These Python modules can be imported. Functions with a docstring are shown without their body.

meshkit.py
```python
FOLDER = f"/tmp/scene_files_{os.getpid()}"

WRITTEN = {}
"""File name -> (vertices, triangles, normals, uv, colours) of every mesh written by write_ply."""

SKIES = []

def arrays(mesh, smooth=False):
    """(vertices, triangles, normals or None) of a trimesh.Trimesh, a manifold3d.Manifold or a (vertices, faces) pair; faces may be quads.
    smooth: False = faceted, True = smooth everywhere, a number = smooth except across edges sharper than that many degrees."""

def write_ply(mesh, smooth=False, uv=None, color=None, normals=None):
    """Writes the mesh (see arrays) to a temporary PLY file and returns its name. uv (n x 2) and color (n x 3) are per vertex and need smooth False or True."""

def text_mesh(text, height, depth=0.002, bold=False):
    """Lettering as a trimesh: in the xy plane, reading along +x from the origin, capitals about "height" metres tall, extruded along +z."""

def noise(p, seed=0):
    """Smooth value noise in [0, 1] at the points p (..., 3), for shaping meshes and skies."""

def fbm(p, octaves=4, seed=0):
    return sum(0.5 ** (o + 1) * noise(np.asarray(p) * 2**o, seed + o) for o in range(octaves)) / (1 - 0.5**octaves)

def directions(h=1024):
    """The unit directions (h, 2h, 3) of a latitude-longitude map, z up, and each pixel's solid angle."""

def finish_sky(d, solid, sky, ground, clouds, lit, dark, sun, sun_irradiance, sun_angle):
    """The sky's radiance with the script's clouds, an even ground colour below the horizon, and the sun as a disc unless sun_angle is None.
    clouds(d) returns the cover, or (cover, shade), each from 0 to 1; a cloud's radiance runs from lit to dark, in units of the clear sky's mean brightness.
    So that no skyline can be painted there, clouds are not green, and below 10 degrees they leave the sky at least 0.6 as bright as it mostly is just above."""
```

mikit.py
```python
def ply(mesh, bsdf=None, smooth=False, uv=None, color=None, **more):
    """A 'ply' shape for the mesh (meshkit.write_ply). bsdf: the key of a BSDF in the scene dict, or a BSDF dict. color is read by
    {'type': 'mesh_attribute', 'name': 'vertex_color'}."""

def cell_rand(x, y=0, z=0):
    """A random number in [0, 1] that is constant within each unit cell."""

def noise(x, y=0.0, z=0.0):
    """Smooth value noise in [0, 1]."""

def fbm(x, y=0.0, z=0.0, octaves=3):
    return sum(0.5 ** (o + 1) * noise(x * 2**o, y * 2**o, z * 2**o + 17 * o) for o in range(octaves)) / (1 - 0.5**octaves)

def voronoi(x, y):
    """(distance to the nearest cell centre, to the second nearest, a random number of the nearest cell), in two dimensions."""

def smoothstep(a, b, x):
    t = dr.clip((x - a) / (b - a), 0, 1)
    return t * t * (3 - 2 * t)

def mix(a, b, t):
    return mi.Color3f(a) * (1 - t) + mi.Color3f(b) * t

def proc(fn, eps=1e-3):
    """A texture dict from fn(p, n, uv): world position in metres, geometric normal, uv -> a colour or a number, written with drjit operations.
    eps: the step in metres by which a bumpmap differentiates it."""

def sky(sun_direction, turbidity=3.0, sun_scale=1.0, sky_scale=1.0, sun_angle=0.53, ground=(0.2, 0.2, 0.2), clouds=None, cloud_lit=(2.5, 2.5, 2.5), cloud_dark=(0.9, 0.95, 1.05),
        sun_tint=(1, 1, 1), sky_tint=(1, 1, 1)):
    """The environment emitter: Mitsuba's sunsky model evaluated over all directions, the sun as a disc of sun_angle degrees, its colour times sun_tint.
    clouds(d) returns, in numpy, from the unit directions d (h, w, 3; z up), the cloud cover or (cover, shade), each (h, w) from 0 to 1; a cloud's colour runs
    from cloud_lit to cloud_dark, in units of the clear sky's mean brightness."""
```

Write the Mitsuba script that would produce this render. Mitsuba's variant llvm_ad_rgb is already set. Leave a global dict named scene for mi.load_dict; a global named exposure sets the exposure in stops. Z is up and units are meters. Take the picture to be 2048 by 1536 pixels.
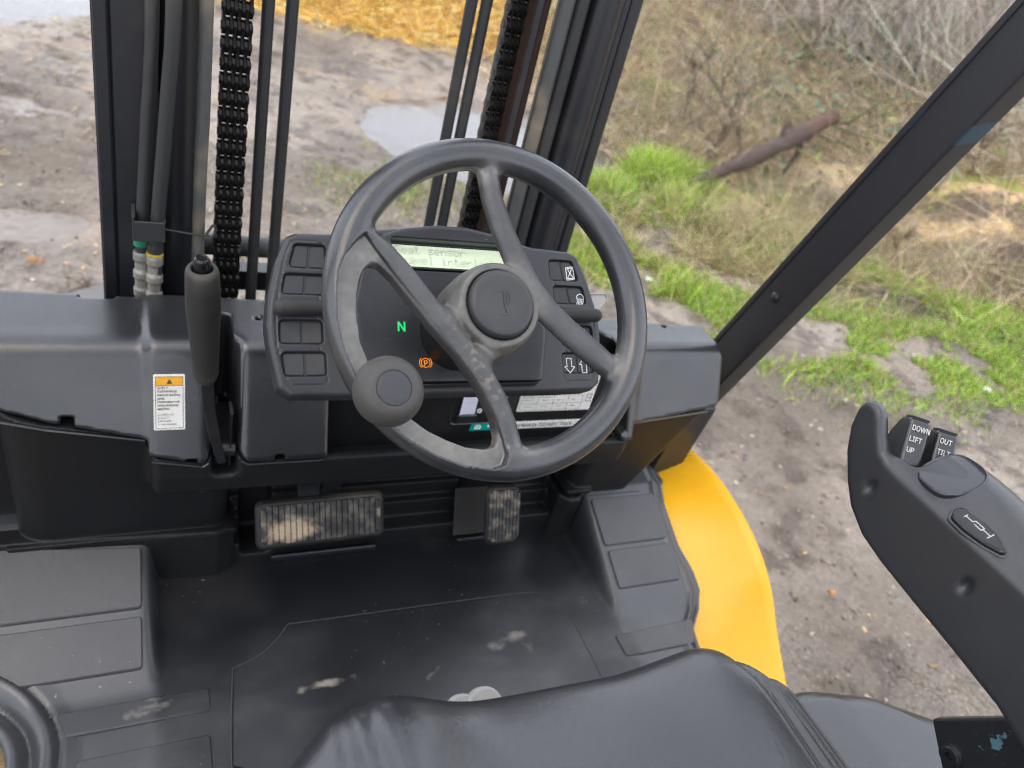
import math
import numpy as np, trimesh, mitsuba as mi, mikit, drjit as dr
from meshkit import text_mesh, fbm as nfbm, noise as nnoise
from shapely.geometry import Polygon, LineString
T = mi.ScalarTransform4f
scene, labels = {}, {}

# ------------------------------------------------------------------ camera, light, exposure
# truck frame: x right, y forward, z up, metres; the photographer leans in from the left step, eye 1.75 m above the mud
CAM = np.array([0.0, 0.0, 1.75])
FWD = np.array([0.43331891, 0.73187684, -0.52591921])
UP = np.array([0.01528501, 0.5774983, 0.81624879])
scene['camera'] = {'type': 'thinlens', 'fov': 68.0, 'fov_axis': 'x', 'near_clip': 0.02, 'far_clip': 900.0,
                   'aperture_radius': 0.0027, 'focus_distance': 0.85,
                   'to_world': T().look_at(origin=CAM.tolist(), target=(CAM + FWD).tolist(), up=UP.tolist())}
scene['sky'] = mikit.sky([-0.35, -0.25, 0.9], turbidity=3, sun_scale=0.1, sun_angle=35, clouds=lambda d: 1.0,
                         cloud_lit=(2.37, 2.5, 2.80))
exposure = 3.0

# ------------------------------------------------------------------ helpers
def put(key, mesh, mat, label=None, smooth=35, **more):
    """one entry of the scene; a taken key gets the next number"""
    k, i = key, 0
    while k in scene:
        i += 1
        k = f'{key}_{i:03d}'
    color = more.pop('color', None)
    shape = mesh if isinstance(mesh, dict) else mikit.ply(mesh, mat, smooth=smooth, color=color)
    scene[k] = {**shape, **more}
    if label: labels[k] = {'label': label}
    return k

def tag(key, label, category=None, group=None, kind=None):
    labels[key] = {'label': label} if label else {}
    if category: labels[key]['category'] = category
    if group: labels[key]['group'] = group
    if kind: labels[key]['kind'] = kind

def cat(*ms):
    return trimesh.util.concatenate([m if isinstance(m, trimesh.Trimesh) else trimesh.Trimesh(*m, process=False) for m in ms])

def move(m, M):
    v = np.asarray(m.vertices) @ np.asarray(M)[:3, :3].T + np.asarray(M)[:3, 3]
    return trimesh.Trimesh(v, m.faces, process=False)

def frame(o, u, v, n):
    M = np.eye(4)
    M[:3, 0], M[:3, 1], M[:3, 2], M[:3, 3] = u, v, n, o
    return M

def axes(lo, hi, h):
    a = [np.arange(l, t + h, h, dtype=np.float32) for l, t in zip(lo, hi)]
    return a[0][:, None, None], a[1][None, :, None], a[2][None, None, :]

def nets(f, lo, hi, h):
    """surface nets of the signed distance f(x, y, z) < 0 over a box, grid step h"""
    X, Y, Z = axes(lo, hi, h)
    d = np.broadcast_to(np.asarray(f(X, Y, Z), np.float32), (X.shape[0], Y.shape[1], Z.shape[2])).copy()
    for ax in range(3):  # closed at the box
        for e in (0, -1):
            s = [slice(None)] * 3
            s[ax] = e
            d[tuple(s)] = np.maximum(d[tuple(s)], h * 0.4)
    ins = d < 0
    c = np.zeros(tuple(np.array(d.shape) - 1), np.int8)
    offs = [(i, j, k) for i in (0, 1) for j in (0, 1) for k in (0, 1)]
    sl = lambda o: tuple(slice(o[a], d.shape[a] - 1 + o[a]) for a in range(3))
    for o in offs: c += ins[sl(o)]
    cells = np.argwhere((c > 0) & (c < 8))
    idx = -np.ones(c.shape, np.int64)
    idx[tuple(cells.T)] = np.arange(len(cells))
    acc, cnt = np.zeros((len(cells), 3)), np.zeros((len(cells), 1))
    for a in offs:
        for ax in range(3):
            if a[ax]: continue
            b = list(a); b[ax] = 1
            da, db = (d[tuple((cells + np.array(o)).T)] for o in (a, b))
            m = (da < 0) != (db < 0)
            t = np.where(m, da / np.where(m, da - db, 1), 0)
            p = np.tile(np.array(a, float), (len(cells), 1))
            p[:, ax] += t
            acc += p * m[:, None]; cnt += m[:, None]
    V = (cells + acc / cnt) * h + np.array(lo)
    F = []
    for ax in range(3):
        o1, o2 = (ax + 1) % 3, (ax + 2) % 3
        s0, s1 = [slice(None)] * 3, [slice(None)] * 3
        s0[ax], s1[ax] = slice(0, -1), slice(1, None)
        e = np.argwhere(ins[tuple(s0)] != ins[tuple(s1)])
        e = e[(e[:, o1] > 0) & (e[:, o2] > 0) & (e[:, o1] < d.shape[o1] - 1) & (e[:, o2] < d.shape[o2] - 1)]
        flip = ins[tuple(e.T)]
        q = []
        for a, b in ((1, 1), (0, 1), (0, 0), (1, 0)):
            r = e.copy(); r[:, o1] -= a; r[:, o2] -= b
            q.append(idx[tuple(r.T)])
        q = np.stack(q, 1)
        q[~flip] = q[~flip][:, ::-1]
        F.append(q)
    F = np.vstack(F)
    F = F[(F >= 0).all(1)]
    F = np.vstack([F[:, [0, 1, 2]], F[:, [0, 2, 3]]])
    return trimesh.Trimesh(V, F, process=False)

def smin(a, b, k):
    h = np.clip(0.5 + 0.5 * (b - a) / k, 0, 1)
    return b + (a - b) * h - k * h * (1 - h)
def smax(a, b, k): return -smin(-a, -b, k)
def cut(a, b, k=0.003): return smax(a, -b, k)
def rbox(X, Y, Z, lo, hi, r=0.0):
    q = [np.abs(P - (l + t) / 2) - ((t - l) / 2 - r) for P, l, t in zip((X, Y, Z), lo, hi)]
    out = np.sqrt(sum(np.maximum(a, 0) ** 2 for a in q))
    return out + np.minimum(np.maximum(np.maximum(q[0], q[1]), q[2]), 0) - r
def poly2(A, B, pts):
    """signed distance to a 2-D polygon"""
    pts = np.asarray(pts, float)
    d, s = np.full(np.broadcast(A, B).shape, 1e9, np.float32), np.ones(np.broadcast(A, B).shape, np.float32)
    for i in range(len(pts)):
        a, b = pts[i], pts[i - 1]
        e = b - a
        wx, wy = A - a[0], B - a[1]
        t = np.clip((wx * e[0] + wy * e[1]) / (e @ e), 0, 1)
        d = np.minimum(d, (wx - t * e[0]) ** 2 + (wy - t * e[1]) ** 2)
        c1, c2, c3 = B >= a[1], B < b[1], e[0] * wy > e[1] * wx
        s = np.where((c1 & c2 & c3) | (~c1 & ~c2 & ~c3), -s, s)
    return s * np.sqrt(d)
def extr(d2, W, lo, hi, r=0.0):
    """prism of the 2-D distance d2 between lo and hi along W, edges rounded by r"""
    q = np.abs(W - (lo + hi) / 2) - (hi - lo) / 2 + r
    d2 = d2 + r
    return np.minimum(np.maximum(d2, q), 0) + np.sqrt(np.maximum(d2, 0) ** 2 + np.maximum(q, 0) ** 2) - r
def chain2(A, B, pts):
    """distance to a 2-D polyline and the running length fraction (0-1) of the nearest point"""
    pts = np.asarray(pts, float)
    L = np.r_[0, np.cumsum(np.linalg.norm(np.diff(pts, axis=0), axis=1))]
    best, par = np.full(np.broadcast(A, B).shape, 1e9), np.zeros(np.broadcast(A, B).shape)
    for i in range(len(pts) - 1):
        a, e = pts[i], pts[i + 1] - pts[i]
        t = np.clip(((A - a[0]) * e[0] + (B - a[1]) * e[1]) / (e @ e), 0, 1)
        dd = (A - a[0] - t * e[0]) ** 2 + (B - a[1] - t * e[1]) ** 2
        par = np.where(dd < best, (L[i] + t * (L[i + 1] - L[i])) / L[-1], par)
        best = np.minimum(best, dd)
    return np.sqrt(best), par
def capsule(X, Y, Z, a, b, r0, r1=None):
    a, b = np.asarray(a, float), np.asarray(b, float)
    r1 = r0 if r1 is None else r1
    e = b - a
    t = np.clip(((X - a[0]) * e[0] + (Y - a[1]) * e[1] + (Z - a[2]) * e[2]) / (e @ e), 0, 1)
    return np.sqrt(sum((P - a[i] - t * e[i]) ** 2 for i, P in enumerate((X, Y, Z)))) - (r0 + (r1 - r0) * t)

def soften(m, n=3):
    """a few Taubin steps take the grid's steps out of a mesh from nets()"""
    e = m.edges_unique
    V = np.asarray(m.vertices).copy()
    deg = np.bincount(e.ravel(), minlength=len(V)).astype(float)[:, None]
    for k in range(2 * n):
        s = np.zeros_like(V)
        for a in range(3):
            s[:, a] = np.bincount(e[:, 0], V[e[:, 1], a], len(V)) + np.bincount(e[:, 1], V[e[:, 0], a], len(V))
        V += (0.5 if k % 2 == 0 else -0.52) * (s / np.maximum(deg, 1) - V)
    return trimesh.Trimesh(V, m.faces, process=False)

def smooth_curve(pts, n):
    """Catmull-Rom through pts, n points"""
    p = np.asarray(pts, float)
    p = np.vstack([2 * p[0] - p[1], p, 2 * p[-1] - p[-2]])
    out = []  # (dense, then evenly spaced)
    for s in np.linspace(0, len(p) - 3 - 1e-9, 12 * len(p)):
        i = int(s); t = s - i
        a, b, c, d = p[i:i + 4]
        out.append(0.5 * (2 * b + (c - a) * t + (2 * a - 5 * b + 4 * c - d) * t * t + (3 * b - a - 3 * c + d) * t ** 3))
    out = np.array(out)
    L = np.r_[0, np.cumsum(np.linalg.norm(np.diff(out, axis=0), axis=1))]
    return np.stack([np.interp(np.linspace(0, L[-1], n), L, out[:, k]) for k in range(out.shape[1])], 1)

def tube(pts, r, n=10, cap=True):
    p = np.asarray(pts, float)
    r = np.broadcast_to(r, (len(p),))
    t = np.gradient(p, axis=0); t /= np.linalg.norm(t, axis=1, keepdims=True)
    ref = np.array([0, 0, 1.0]) if abs(t[:, 2]).mean() < 0.9 else np.array([1.0, 0, 0])
    a = np.cross(t, ref); a /= np.linalg.norm(a, axis=1, keepdims=True)
    b = np.cross(t, a)
    th = np.arange(n) * 2 * np.pi / n
    v = (p[:, None] + r[:, None, None] * (np.cos(th)[None, :, None] * a[:, None] + np.sin(th)[None, :, None] * b[:, None])).reshape(-1, 3)
    i, j = np.meshgrid(np.arange(len(p) - 1), np.arange(n), indexing='ij')
    q = np.stack([i * n + j, i * n + (j + 1) % n, (i + 1) * n + (j + 1) % n, (i + 1) * n + j], -1).reshape(-1, 4)
    f = np.vstack([q[:, [0, 2, 1]], q[:, [0, 3, 2]]])
    if cap:
        v = np.vstack([v, p[:1], p[-1:]])
        k, m = len(p) * n, (len(p) - 1) * n
        j = np.arange(n)
        f = np.vstack([f, np.stack([j * 0 + k, j, (j + 1) % n], 1), np.stack([j * 0 + k + 1, m + (j + 1) % n, m + j], 1)])
    m = trimesh.Trimesh(v, f, process=False)
    if m.volume < 0: m.invert()
    return m

def lathe(prof, n=48):
    """(radius, height) pairs turned about z"""
    m = trimesh.creation.revolve(np.asarray(prof, float), sections=n)
    if m.volume < 0: m.invert()
    return m

def rpoly(pts, r, n=5):
    """polygon with rounded corners; r a number or one per corner"""
    p = np.asarray(pts, float)
    r = np.broadcast_to(r, (len(p),))
    out = []
    for i in range(len(p)):
        a, b, c = p[i - 1], p[i], p[(i + 1) % len(p)]
        u, w = (a - b) / np.linalg.norm(a - b), (c - b) / np.linalg.norm(c - b)
        ang = math.acos(np.clip(u @ w, -1, 1))
        d = min(r[i] / math.tan(ang / 2), 0.49 * np.linalg.norm(a - b), 0.49 * np.linalg.norm(c - b))
        p0, p2 = b + u * d, b + w * d
        for t in np.linspace(0, 1, n):
            out.append((1 - t) ** 2 * p0 + 2 * t * (1 - t) * b + t * t * p2)
    return np.array(out)

def plate(pts, z0, z1, bev=0.001):
    """a flat plate of the outline between z0 and z1 with a chamfered upper edge"""
    p = np.asarray(pts, float)
    if Polygon(p).exterior.is_ccw is False: p = p[::-1]
    e0, e1 = p - np.roll(p, 1, 0), np.roll(p, -1, 0) - p
    nrm = lambda e: np.stack([-e[:, 1], e[:, 0]], 1) / (np.linalg.norm(e, axis=1, keepdims=True) + 1e-12)
    m = nrm(e0) + nrm(e1)
    m /= np.maximum(np.linalg.norm(m, axis=1, keepdims=True), 0.5)
    ins = p + m * bev
    n = len(p)
    tri_v, tri_f = trimesh.creation.triangulate_polygon(Polygon(ins), engine='earcut')
    lay = [np.c_[p, np.full(n, z0)], np.c_[p, np.full(n, z1 - bev)], np.c_[ins, np.full(n, z1)]]
    v = np.vstack(lay + [np.c_[tri_v, np.full(len(tri_v), z1)], np.c_[p, np.full(n, z0)]])
    f, i = [], np.arange(n)
    for k in (0, 1):
        a, b = k * n + i, k * n + (i + 1) % n
        f += [np.stack([a, b, b + n], 1), np.stack([a, b + n, a + n], 1)]
    f.append(tri_f + 3 * n)
    bv, bf = trimesh.creation.triangulate_polygon(Polygon(p), engine='earcut')
    k = len(v)
    v = np.vstack([v, np.c_[bv, np.full(len(bv), z0)]])
    f.append(bf[:, ::-1] + k)
    return trimesh.Trimesh(v, np.vstack(f), process=False)

def bar(a, b, w, h, up=(0, 0, 1), bev=0.002):
    """a rectangular bar from a to b, w wide across, h along up, edges chamfered"""
    a, b = np.asarray(a, float), np.asarray(b, float)
    t = (b - a) / np.linalg.norm(b - a)
    s = np.cross(up, t); s /= np.linalg.norm(s)
    u = np.cross(t, s)
    x, y = w / 2, h / 2
    c = [(-x + bev, -y), (x - bev, -y), (x, -y + bev), (x, y - bev), (x - bev, y), (-x + bev, y), (-x, y - bev), (-x, -y + bev)]
    m = plate(c, 0, np.linalg.norm(b - a), min(bev, 0.001))
    return move(m, frame(a, s, u, t) if np.linalg.det(np.stack([s, u, t], 1)) > 0 else frame(a, -s, u, t))

def box(lo, hi, bev=0.002):
    lo, hi = np.asarray(lo, float), np.asarray(hi, float)
    c = (lo + hi) / 2
    return bar([c[0], c[1], lo[2]], [c[0], c[1], hi[2]], hi[0] - lo[0], hi[1] - lo[1], up=(0, 1, 0), bev=bev)

def strokes(segs, w, t=0.0006, z=0.0):
    """line drawing: each polyline a flat raised stroke of width w in the xy plane"""
    ms = []
    for s in segs:
        g = LineString(s).buffer(w / 2, cap_style=1, join_style=1, quad_segs=3)
        ms.append(trimesh.creation.extrude_polygon(g, t, engine='earcut'))
    m = cat(*ms)
    m.apply_translation([0, 0, z])
    return m

def text_block(lines, height, pitch, bold=False, t=0.0004):
    """left-aligned lines from the origin downwards"""
    ms = []
    for i, s in enumerate(lines):
        if not s: continue
        m = text_mesh(s, height, t, bold)
        m.apply_translation([0, -i * pitch, 0])
        ms.append(m)
    return cat(*ms)

# ------------------------------------------------------------------ materials
def bsdf(name, color, rough=0.5, spec=0.5, bump=None, bscale=1e-4, eps=5e-4, **more):
    col = mikit.proc(color) if callable(color) else {'type': 'rgb', 'value': list(color)} if not isinstance(color, dict) else color
    rg = mikit.proc(rough) if callable(rough) else rough
    b = {'type': 'principled', 'base_color': col, 'roughness': rg, 'specular': spec, **more}
    if bump: b = {'type': 'bumpmap', 'tex': mikit.proc(bump, eps), 'scale': bscale, 'bsdf': b}
    scene[name] = {'type': 'twosided', 'bsdf': b}

N, FB, SS, MIX = mikit.noise, mikit.fbm, mikit.smoothstep, mikit.mix

def dusty(base, dust, lo, hi, fine=60.0, speck=0.86, amount=0.8):
    def fn(p, n, uv):
        a = FB(p.x * 9, p.y * 9, p.z * 9, 4)
        c = MIX(base, dust, SS(lo, hi, a) * amount * (0.55 + 0.45 * N(p.x * fine, p.y * fine, p.z * fine)))
        s = SS(speck + 0.05, speck + 0.08, N(p.x * 420, p.y * 420, p.z * 420)) * SS(0.62, 0.8, N(p.x * 14 + 9, p.y * 14, p.z * 14))
        return MIX(c, dust, s * 0.6)
    return fn
def wear_rough(r0, r1, f=14.0):
    return lambda p, n, uv: r0 + (r1 - r0) * FB(p.x * f, p.y * f, p.z * f, 3)
def grain(f):
    return lambda p, n, uv: N(p.x * f, p.y * f, p.z * f)

bsdf('plastic', dusty((0.0138, 0.0145, 0.0163), (0.09, 0.089, 0.084), 0.5, 0.95, amount=0.25), wear_rough(0.21, 0.33), 0.95, grain(1100), 5e-5, 3e-4)
bsdf('cowl_plastic', dusty((0.0105, 0.011, 0.012), (0.06, 0.056, 0.048), 0.55, 0.95, amount=0.35), wear_rough(0.40, 0.52), 0.3, grain(900), 6e-5, 3e-4)
bsdf('matt_black', (0.008, 0.008, 0.008), 0.6, 0.4)
bsdf('console_plastic', dusty((0.022, 0.0235, 0.027), (0.12, 0.112, 0.10), 0.5, 0.9, amount=0.35, speck=0.84), wear_rough(0.34, 0.46), 0.6, grain(1300), 5e-5, 3e-4)
bsdf('keypad_rubber', dusty((0.042, 0.043, 0.046), (0.17, 0.16, 0.14), 0.45, 0.85, amount=0.45), 0.6, 0.4, grain(900), 8e-5, 3e-4)
bsdf('grip_rubber', dusty((0.030, 0.029, 0.027), (0.14, 0.125, 0.10), 0.5, 0.85, amount=0.5, speck=0.82), 0.6, 0.4, grain(700), 1.2e-4, 4e-4)
bsdf('gloss_black', (0.012, 0.012, 0.014), 0.08, 0.5)
bsdf('seat_vinyl', (0.020, 0.021, 0.024), wear_rough(0.25, 0.38, 9.0), 1.0,
     lambda p, n, uv: 0.55 * N(p.x * 520, p.y * 520, p.z * 300) + SS(0.0, 0.11, (lambda v: v[1] - v[0])(mikit.voronoi(p.x * 95 + 1.2 * FB(p.x * 40, p.y * 40, p.z * 40), p.y * 75 + 1.2 * FB(p.x * 40 + 7, p.y * 40, p.z * 40))))
     * 0.5 * SS(0.38, 0.6, FB(p.x * 11, p.y * 11, p.z * 11)), 2.2e-4, 4e-4)
bsdf('steel_black', dusty((0.013, 0.0138, 0.0175), (0.1, 0.085, 0.065), 0.55, 0.95, amount=0.35), wear_rough(0.28, 0.42, 7.0), 0.65, grain(400), 6e-5, 6e-4)
def blue_marks(base, blue, where):  # bluish tint over the base colour where the mask is set
    def fn(p, n, uv): return MIX(base, blue, where(p, n))
    return fn
bsdf('pillar_paint', blue_marks((0.019, 0.0195, 0.023), (0.018, 0.05, 0.08), lambda p, n: SS(0.5, 0.7, dr.exp(-dr.square((p.z - 1.628 - 0.35 * (p.x - 1.08)) / 0.022)) * (0.75 + 0.6 * FB(p.x * 80, p.y * 80, p.z * 80))) * SS(0.4, 0.6, -n.y)), wear_rough(0.28, 0.42, 7.0), 0.65, grain(400), 6e-5, 6e-4)
bsdf('bracket_paint', blue_marks((0.017, 0.0175, 0.02), (0.09, 0.17, 0.2), lambda p, n: SS(0.66, 0.74, FB(p.y * 110, p.z * 110, 5.0, 4) * (0.6 + 0.75 * dr.exp(-dr.square((p.y - 0.165) / 0.02) - dr.square((p.z - 1.20) / 0.022))))), 0.35, 0.6, grain(400), 6e-5, 6e-4)
bsdf('rusty_steel', lambda p, n, uv: MIX((0.030, 0.018, 0.015), (0.06, 0.032, 0.022), FB(p.x * 30, p.y * 30, p.z * 6, 4)), 0.6, 0.4)
bsdf('hose_rubber', dusty((0.03, 0.031, 0.032), (0.12, 0.11, 0.09), 0.5, 0.9, amount=0.5), 0.5, 0.5, grain(500), 1e-4, 5e-4)
bsdf('hose_worn', dusty((0.075, 0.078, 0.075), (0.3, 0.24, 0.17), 0.5, 0.75, amount=0.8), 0.5, 0.5, grain(400), 1e-4, 5e-4)
bsdf('chain_steel', dusty((0.014, 0.013, 0.012), (0.05, 0.045, 0.04), 0.5, 0.9), 0.34, 0.5, metallic=0.35)
bsdf('bright_steel', (0.45, 0.44, 0.42), 0.4, 0.5, metallic=0.9)
bsdf('fitting', dusty((0.3, 0.3, 0.28), (0.42, 0.37, 0.28), 0.4, 0.8), 0.45, 0.5, metallic=0.5)
bsdf('green_plastic', (0.02, 0.2, 0.12), 0.5)
bsdf('yellow_plastic', (0.5, 0.38, 0.03), 0.5)
bsdf('yellow_paint', dusty((0.90, 0.46, 0.008), (0.55, 0.36, 0.10), 0.55, 0.95, amount=0.4, speck=0.93), 0.3, 0.5, clearcoat=0.15, clearcoat_gloss=0.8)
bsdf('white_print', (0.75, 0.75, 0.72), 0.5)
bsdf('faded_print', (0.5, 0.5, 0.48), 0.55)
bsdf('label_white', dusty((0.72, 0.71, 0.66), (0.5, 0.46, 0.38), 0.5, 0.9, amount=0.5, speck=0.9), 0.42)
bsdf('label_black', (0.02, 0.02, 0.021), 0.4)
bsdf('label_orange', (0.75, 0.36, 0.01), 0.42)
bsdf('label_teal', (0.0, 0.33, 0.27), 0.4)
bsdf('ink', (0.05, 0.05, 0.05), 0.6)
bsdf('grey_ink', (0.22, 0.22, 0.21), 0.6)
bsdf('lcd_ink', (0.50, 0.54, 0.46), 0.5)
bsdf('worn_edge', (0.055, 0.056, 0.058), 0.5)
bsdf('arm_plastic', dusty((0.026, 0.027, 0.0295), (0.11, 0.108, 0.10), 0.5, 0.95, amount=0.3), wear_rough(0.30, 0.42), 0.8, grain(1100), 5e-5, 3e-4)
bsdf('paper', (0.66, 0.66, 0.78), 0.7)
bsdf('lens_grey', (0.022, 0.022, 0.027), 0.08, 0.8)
bsdf('grey_cast', dusty((0.30, 0.30, 0.29), (0.42, 0.40, 0.35), 0.4, 0.8), 0.5)
bsdf('tyre_rubber', dusty((0.02, 0.02, 0.02), (0.12, 0.1, 0.08), 0.4, 0.8), 0.7, 0.4)
# ------------------------------------------------------------------ the forklift: floor
FK = 'forklift'
tag(FK, 'black and yellow forklift truck seen from its driver position in the muddy yard', 'forklift')
FZ = 0.70

def wedge(x, y):
    """height of the raised side treads above the floor"""
    ramp = lambda y0, s: np.clip((y - y0) * s, 0, None)
    soft = lambda t: 0.5 * (t + np.sqrt(t * t + 0.004 ** 2)) - 0.002
    L = soft((y - 0.728) * 0.42) / (1 + np.exp(np.clip((x - 0.006) / 0.0035, -60, 60)))
    R = soft((y - 0.708) * 0.44) / (1 + np.exp(np.clip(-(x - 0.782) / 0.0035, -60, 60)))
    return np.minimum(L + R, 0.105)

def edge_x(y):
    """right edge of the floor mat"""
    return np.interp(y, [-0.5, 0.45, 0.60, 0.66, 0.70, 0.735, 0.77, 0.82, 0.90, 1.02], [0.90, 0.90, 0.905, 0.925, 0.965, 0.985, 0.985, 0.972, 0.972, 1.0])

def floor_mesh():
    xs = np.concatenate([np.arange(-0.42, -0.02, 0.0035), np.arange(-0.02, 0.03, 0.002), np.arange(0.03, 0.755, 0.008), np.arange(0.755, 0.81, 0.002), np.arange(0.81, 0.9, 0.006)])
    ss = np.linspace(0, 1, 22)
    ys = np.arange(-0.35, 1.03, 0.0042)
    X = np.concatenate([np.tile(xs, (len(ys), 1)), 0.9 + ss[None, 1:] * (edge_x(ys) - 0.9 + 1e-3)[:, None]], 1)
    Y = np.tile(ys[:, None], (1, X.shape[1]))
    Z = FZ + wedge(X, Y)
    # rolled lip along the right edge
    e = edge_x(Y) - X
    Z = Z + np.where(Y > 0.60, 0.005 * np.exp(-((e - 0.022) / 0.006) ** 2) - 0.004 * np.exp(-((e - 0.011) / 0.004) ** 2), 0)
    # moulded ring of the boot at the left
    r = np.hypot(X + 0.255, Y - 0.650)
    Z = Z + np.interp(r, [0, 0.074, 0.080, 0.086, 0.093, 0.100, 0.106, 0.110, 0.114, 0.118, 0.126, 0.135, 0.140, 0.1425, 0.1455, 0.150, 0.156, 0.17], np.array([-30, -30, -12, 2, 6, 5, -2, -8, -9, -1, 9, 11, 9, 3, -2, 3, 2, 0]) / 1000)
    a, b = Z.shape
    V = np.stack([X, Y, Z], -1).reshape(-1, 3)
    # skirt at the right edge
    k = len(V)
    V = np.vstack([V, np.stack([X[:, -1] - 0.004, Y[:, -1], Z[:, -1] - 0.03], -1)])
    i, j = np.meshgrid(np.arange(a - 1), np.arange(b - 1), indexing='ij')
    q = np.stack([i * b + j, i * b + j + 1, (i + 1) * b + j + 1, (i + 1) * b + j], -1).reshape(-1, 4)
    i = np.arange(a - 1)
    q = np.vstack([q, np.stack([i * b + b - 1, k + i, k + i + 1, (i + 1) * b + b - 1], -1)])
    f = np.vstack([q[:, [0, 1, 2]], q[:, [0, 2, 3]]])
    c = V[f].mean(1)
    return trimesh.Trimesh(V, f[np.hypot(c[:, 0] + 0.255, c[:, 1] - 0.650) > 0.073], process=False)

def spot(p, x, y, rx, ry, ang=0.0):
    c, s = math.cos(ang), math.sin(ang)
    dx, dy = p.x - x, p.y - y
    return dr.exp(-dr.square((dx * c + dy * s) / rx) - dr.square((dy * c - dx * s) / ry))

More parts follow.
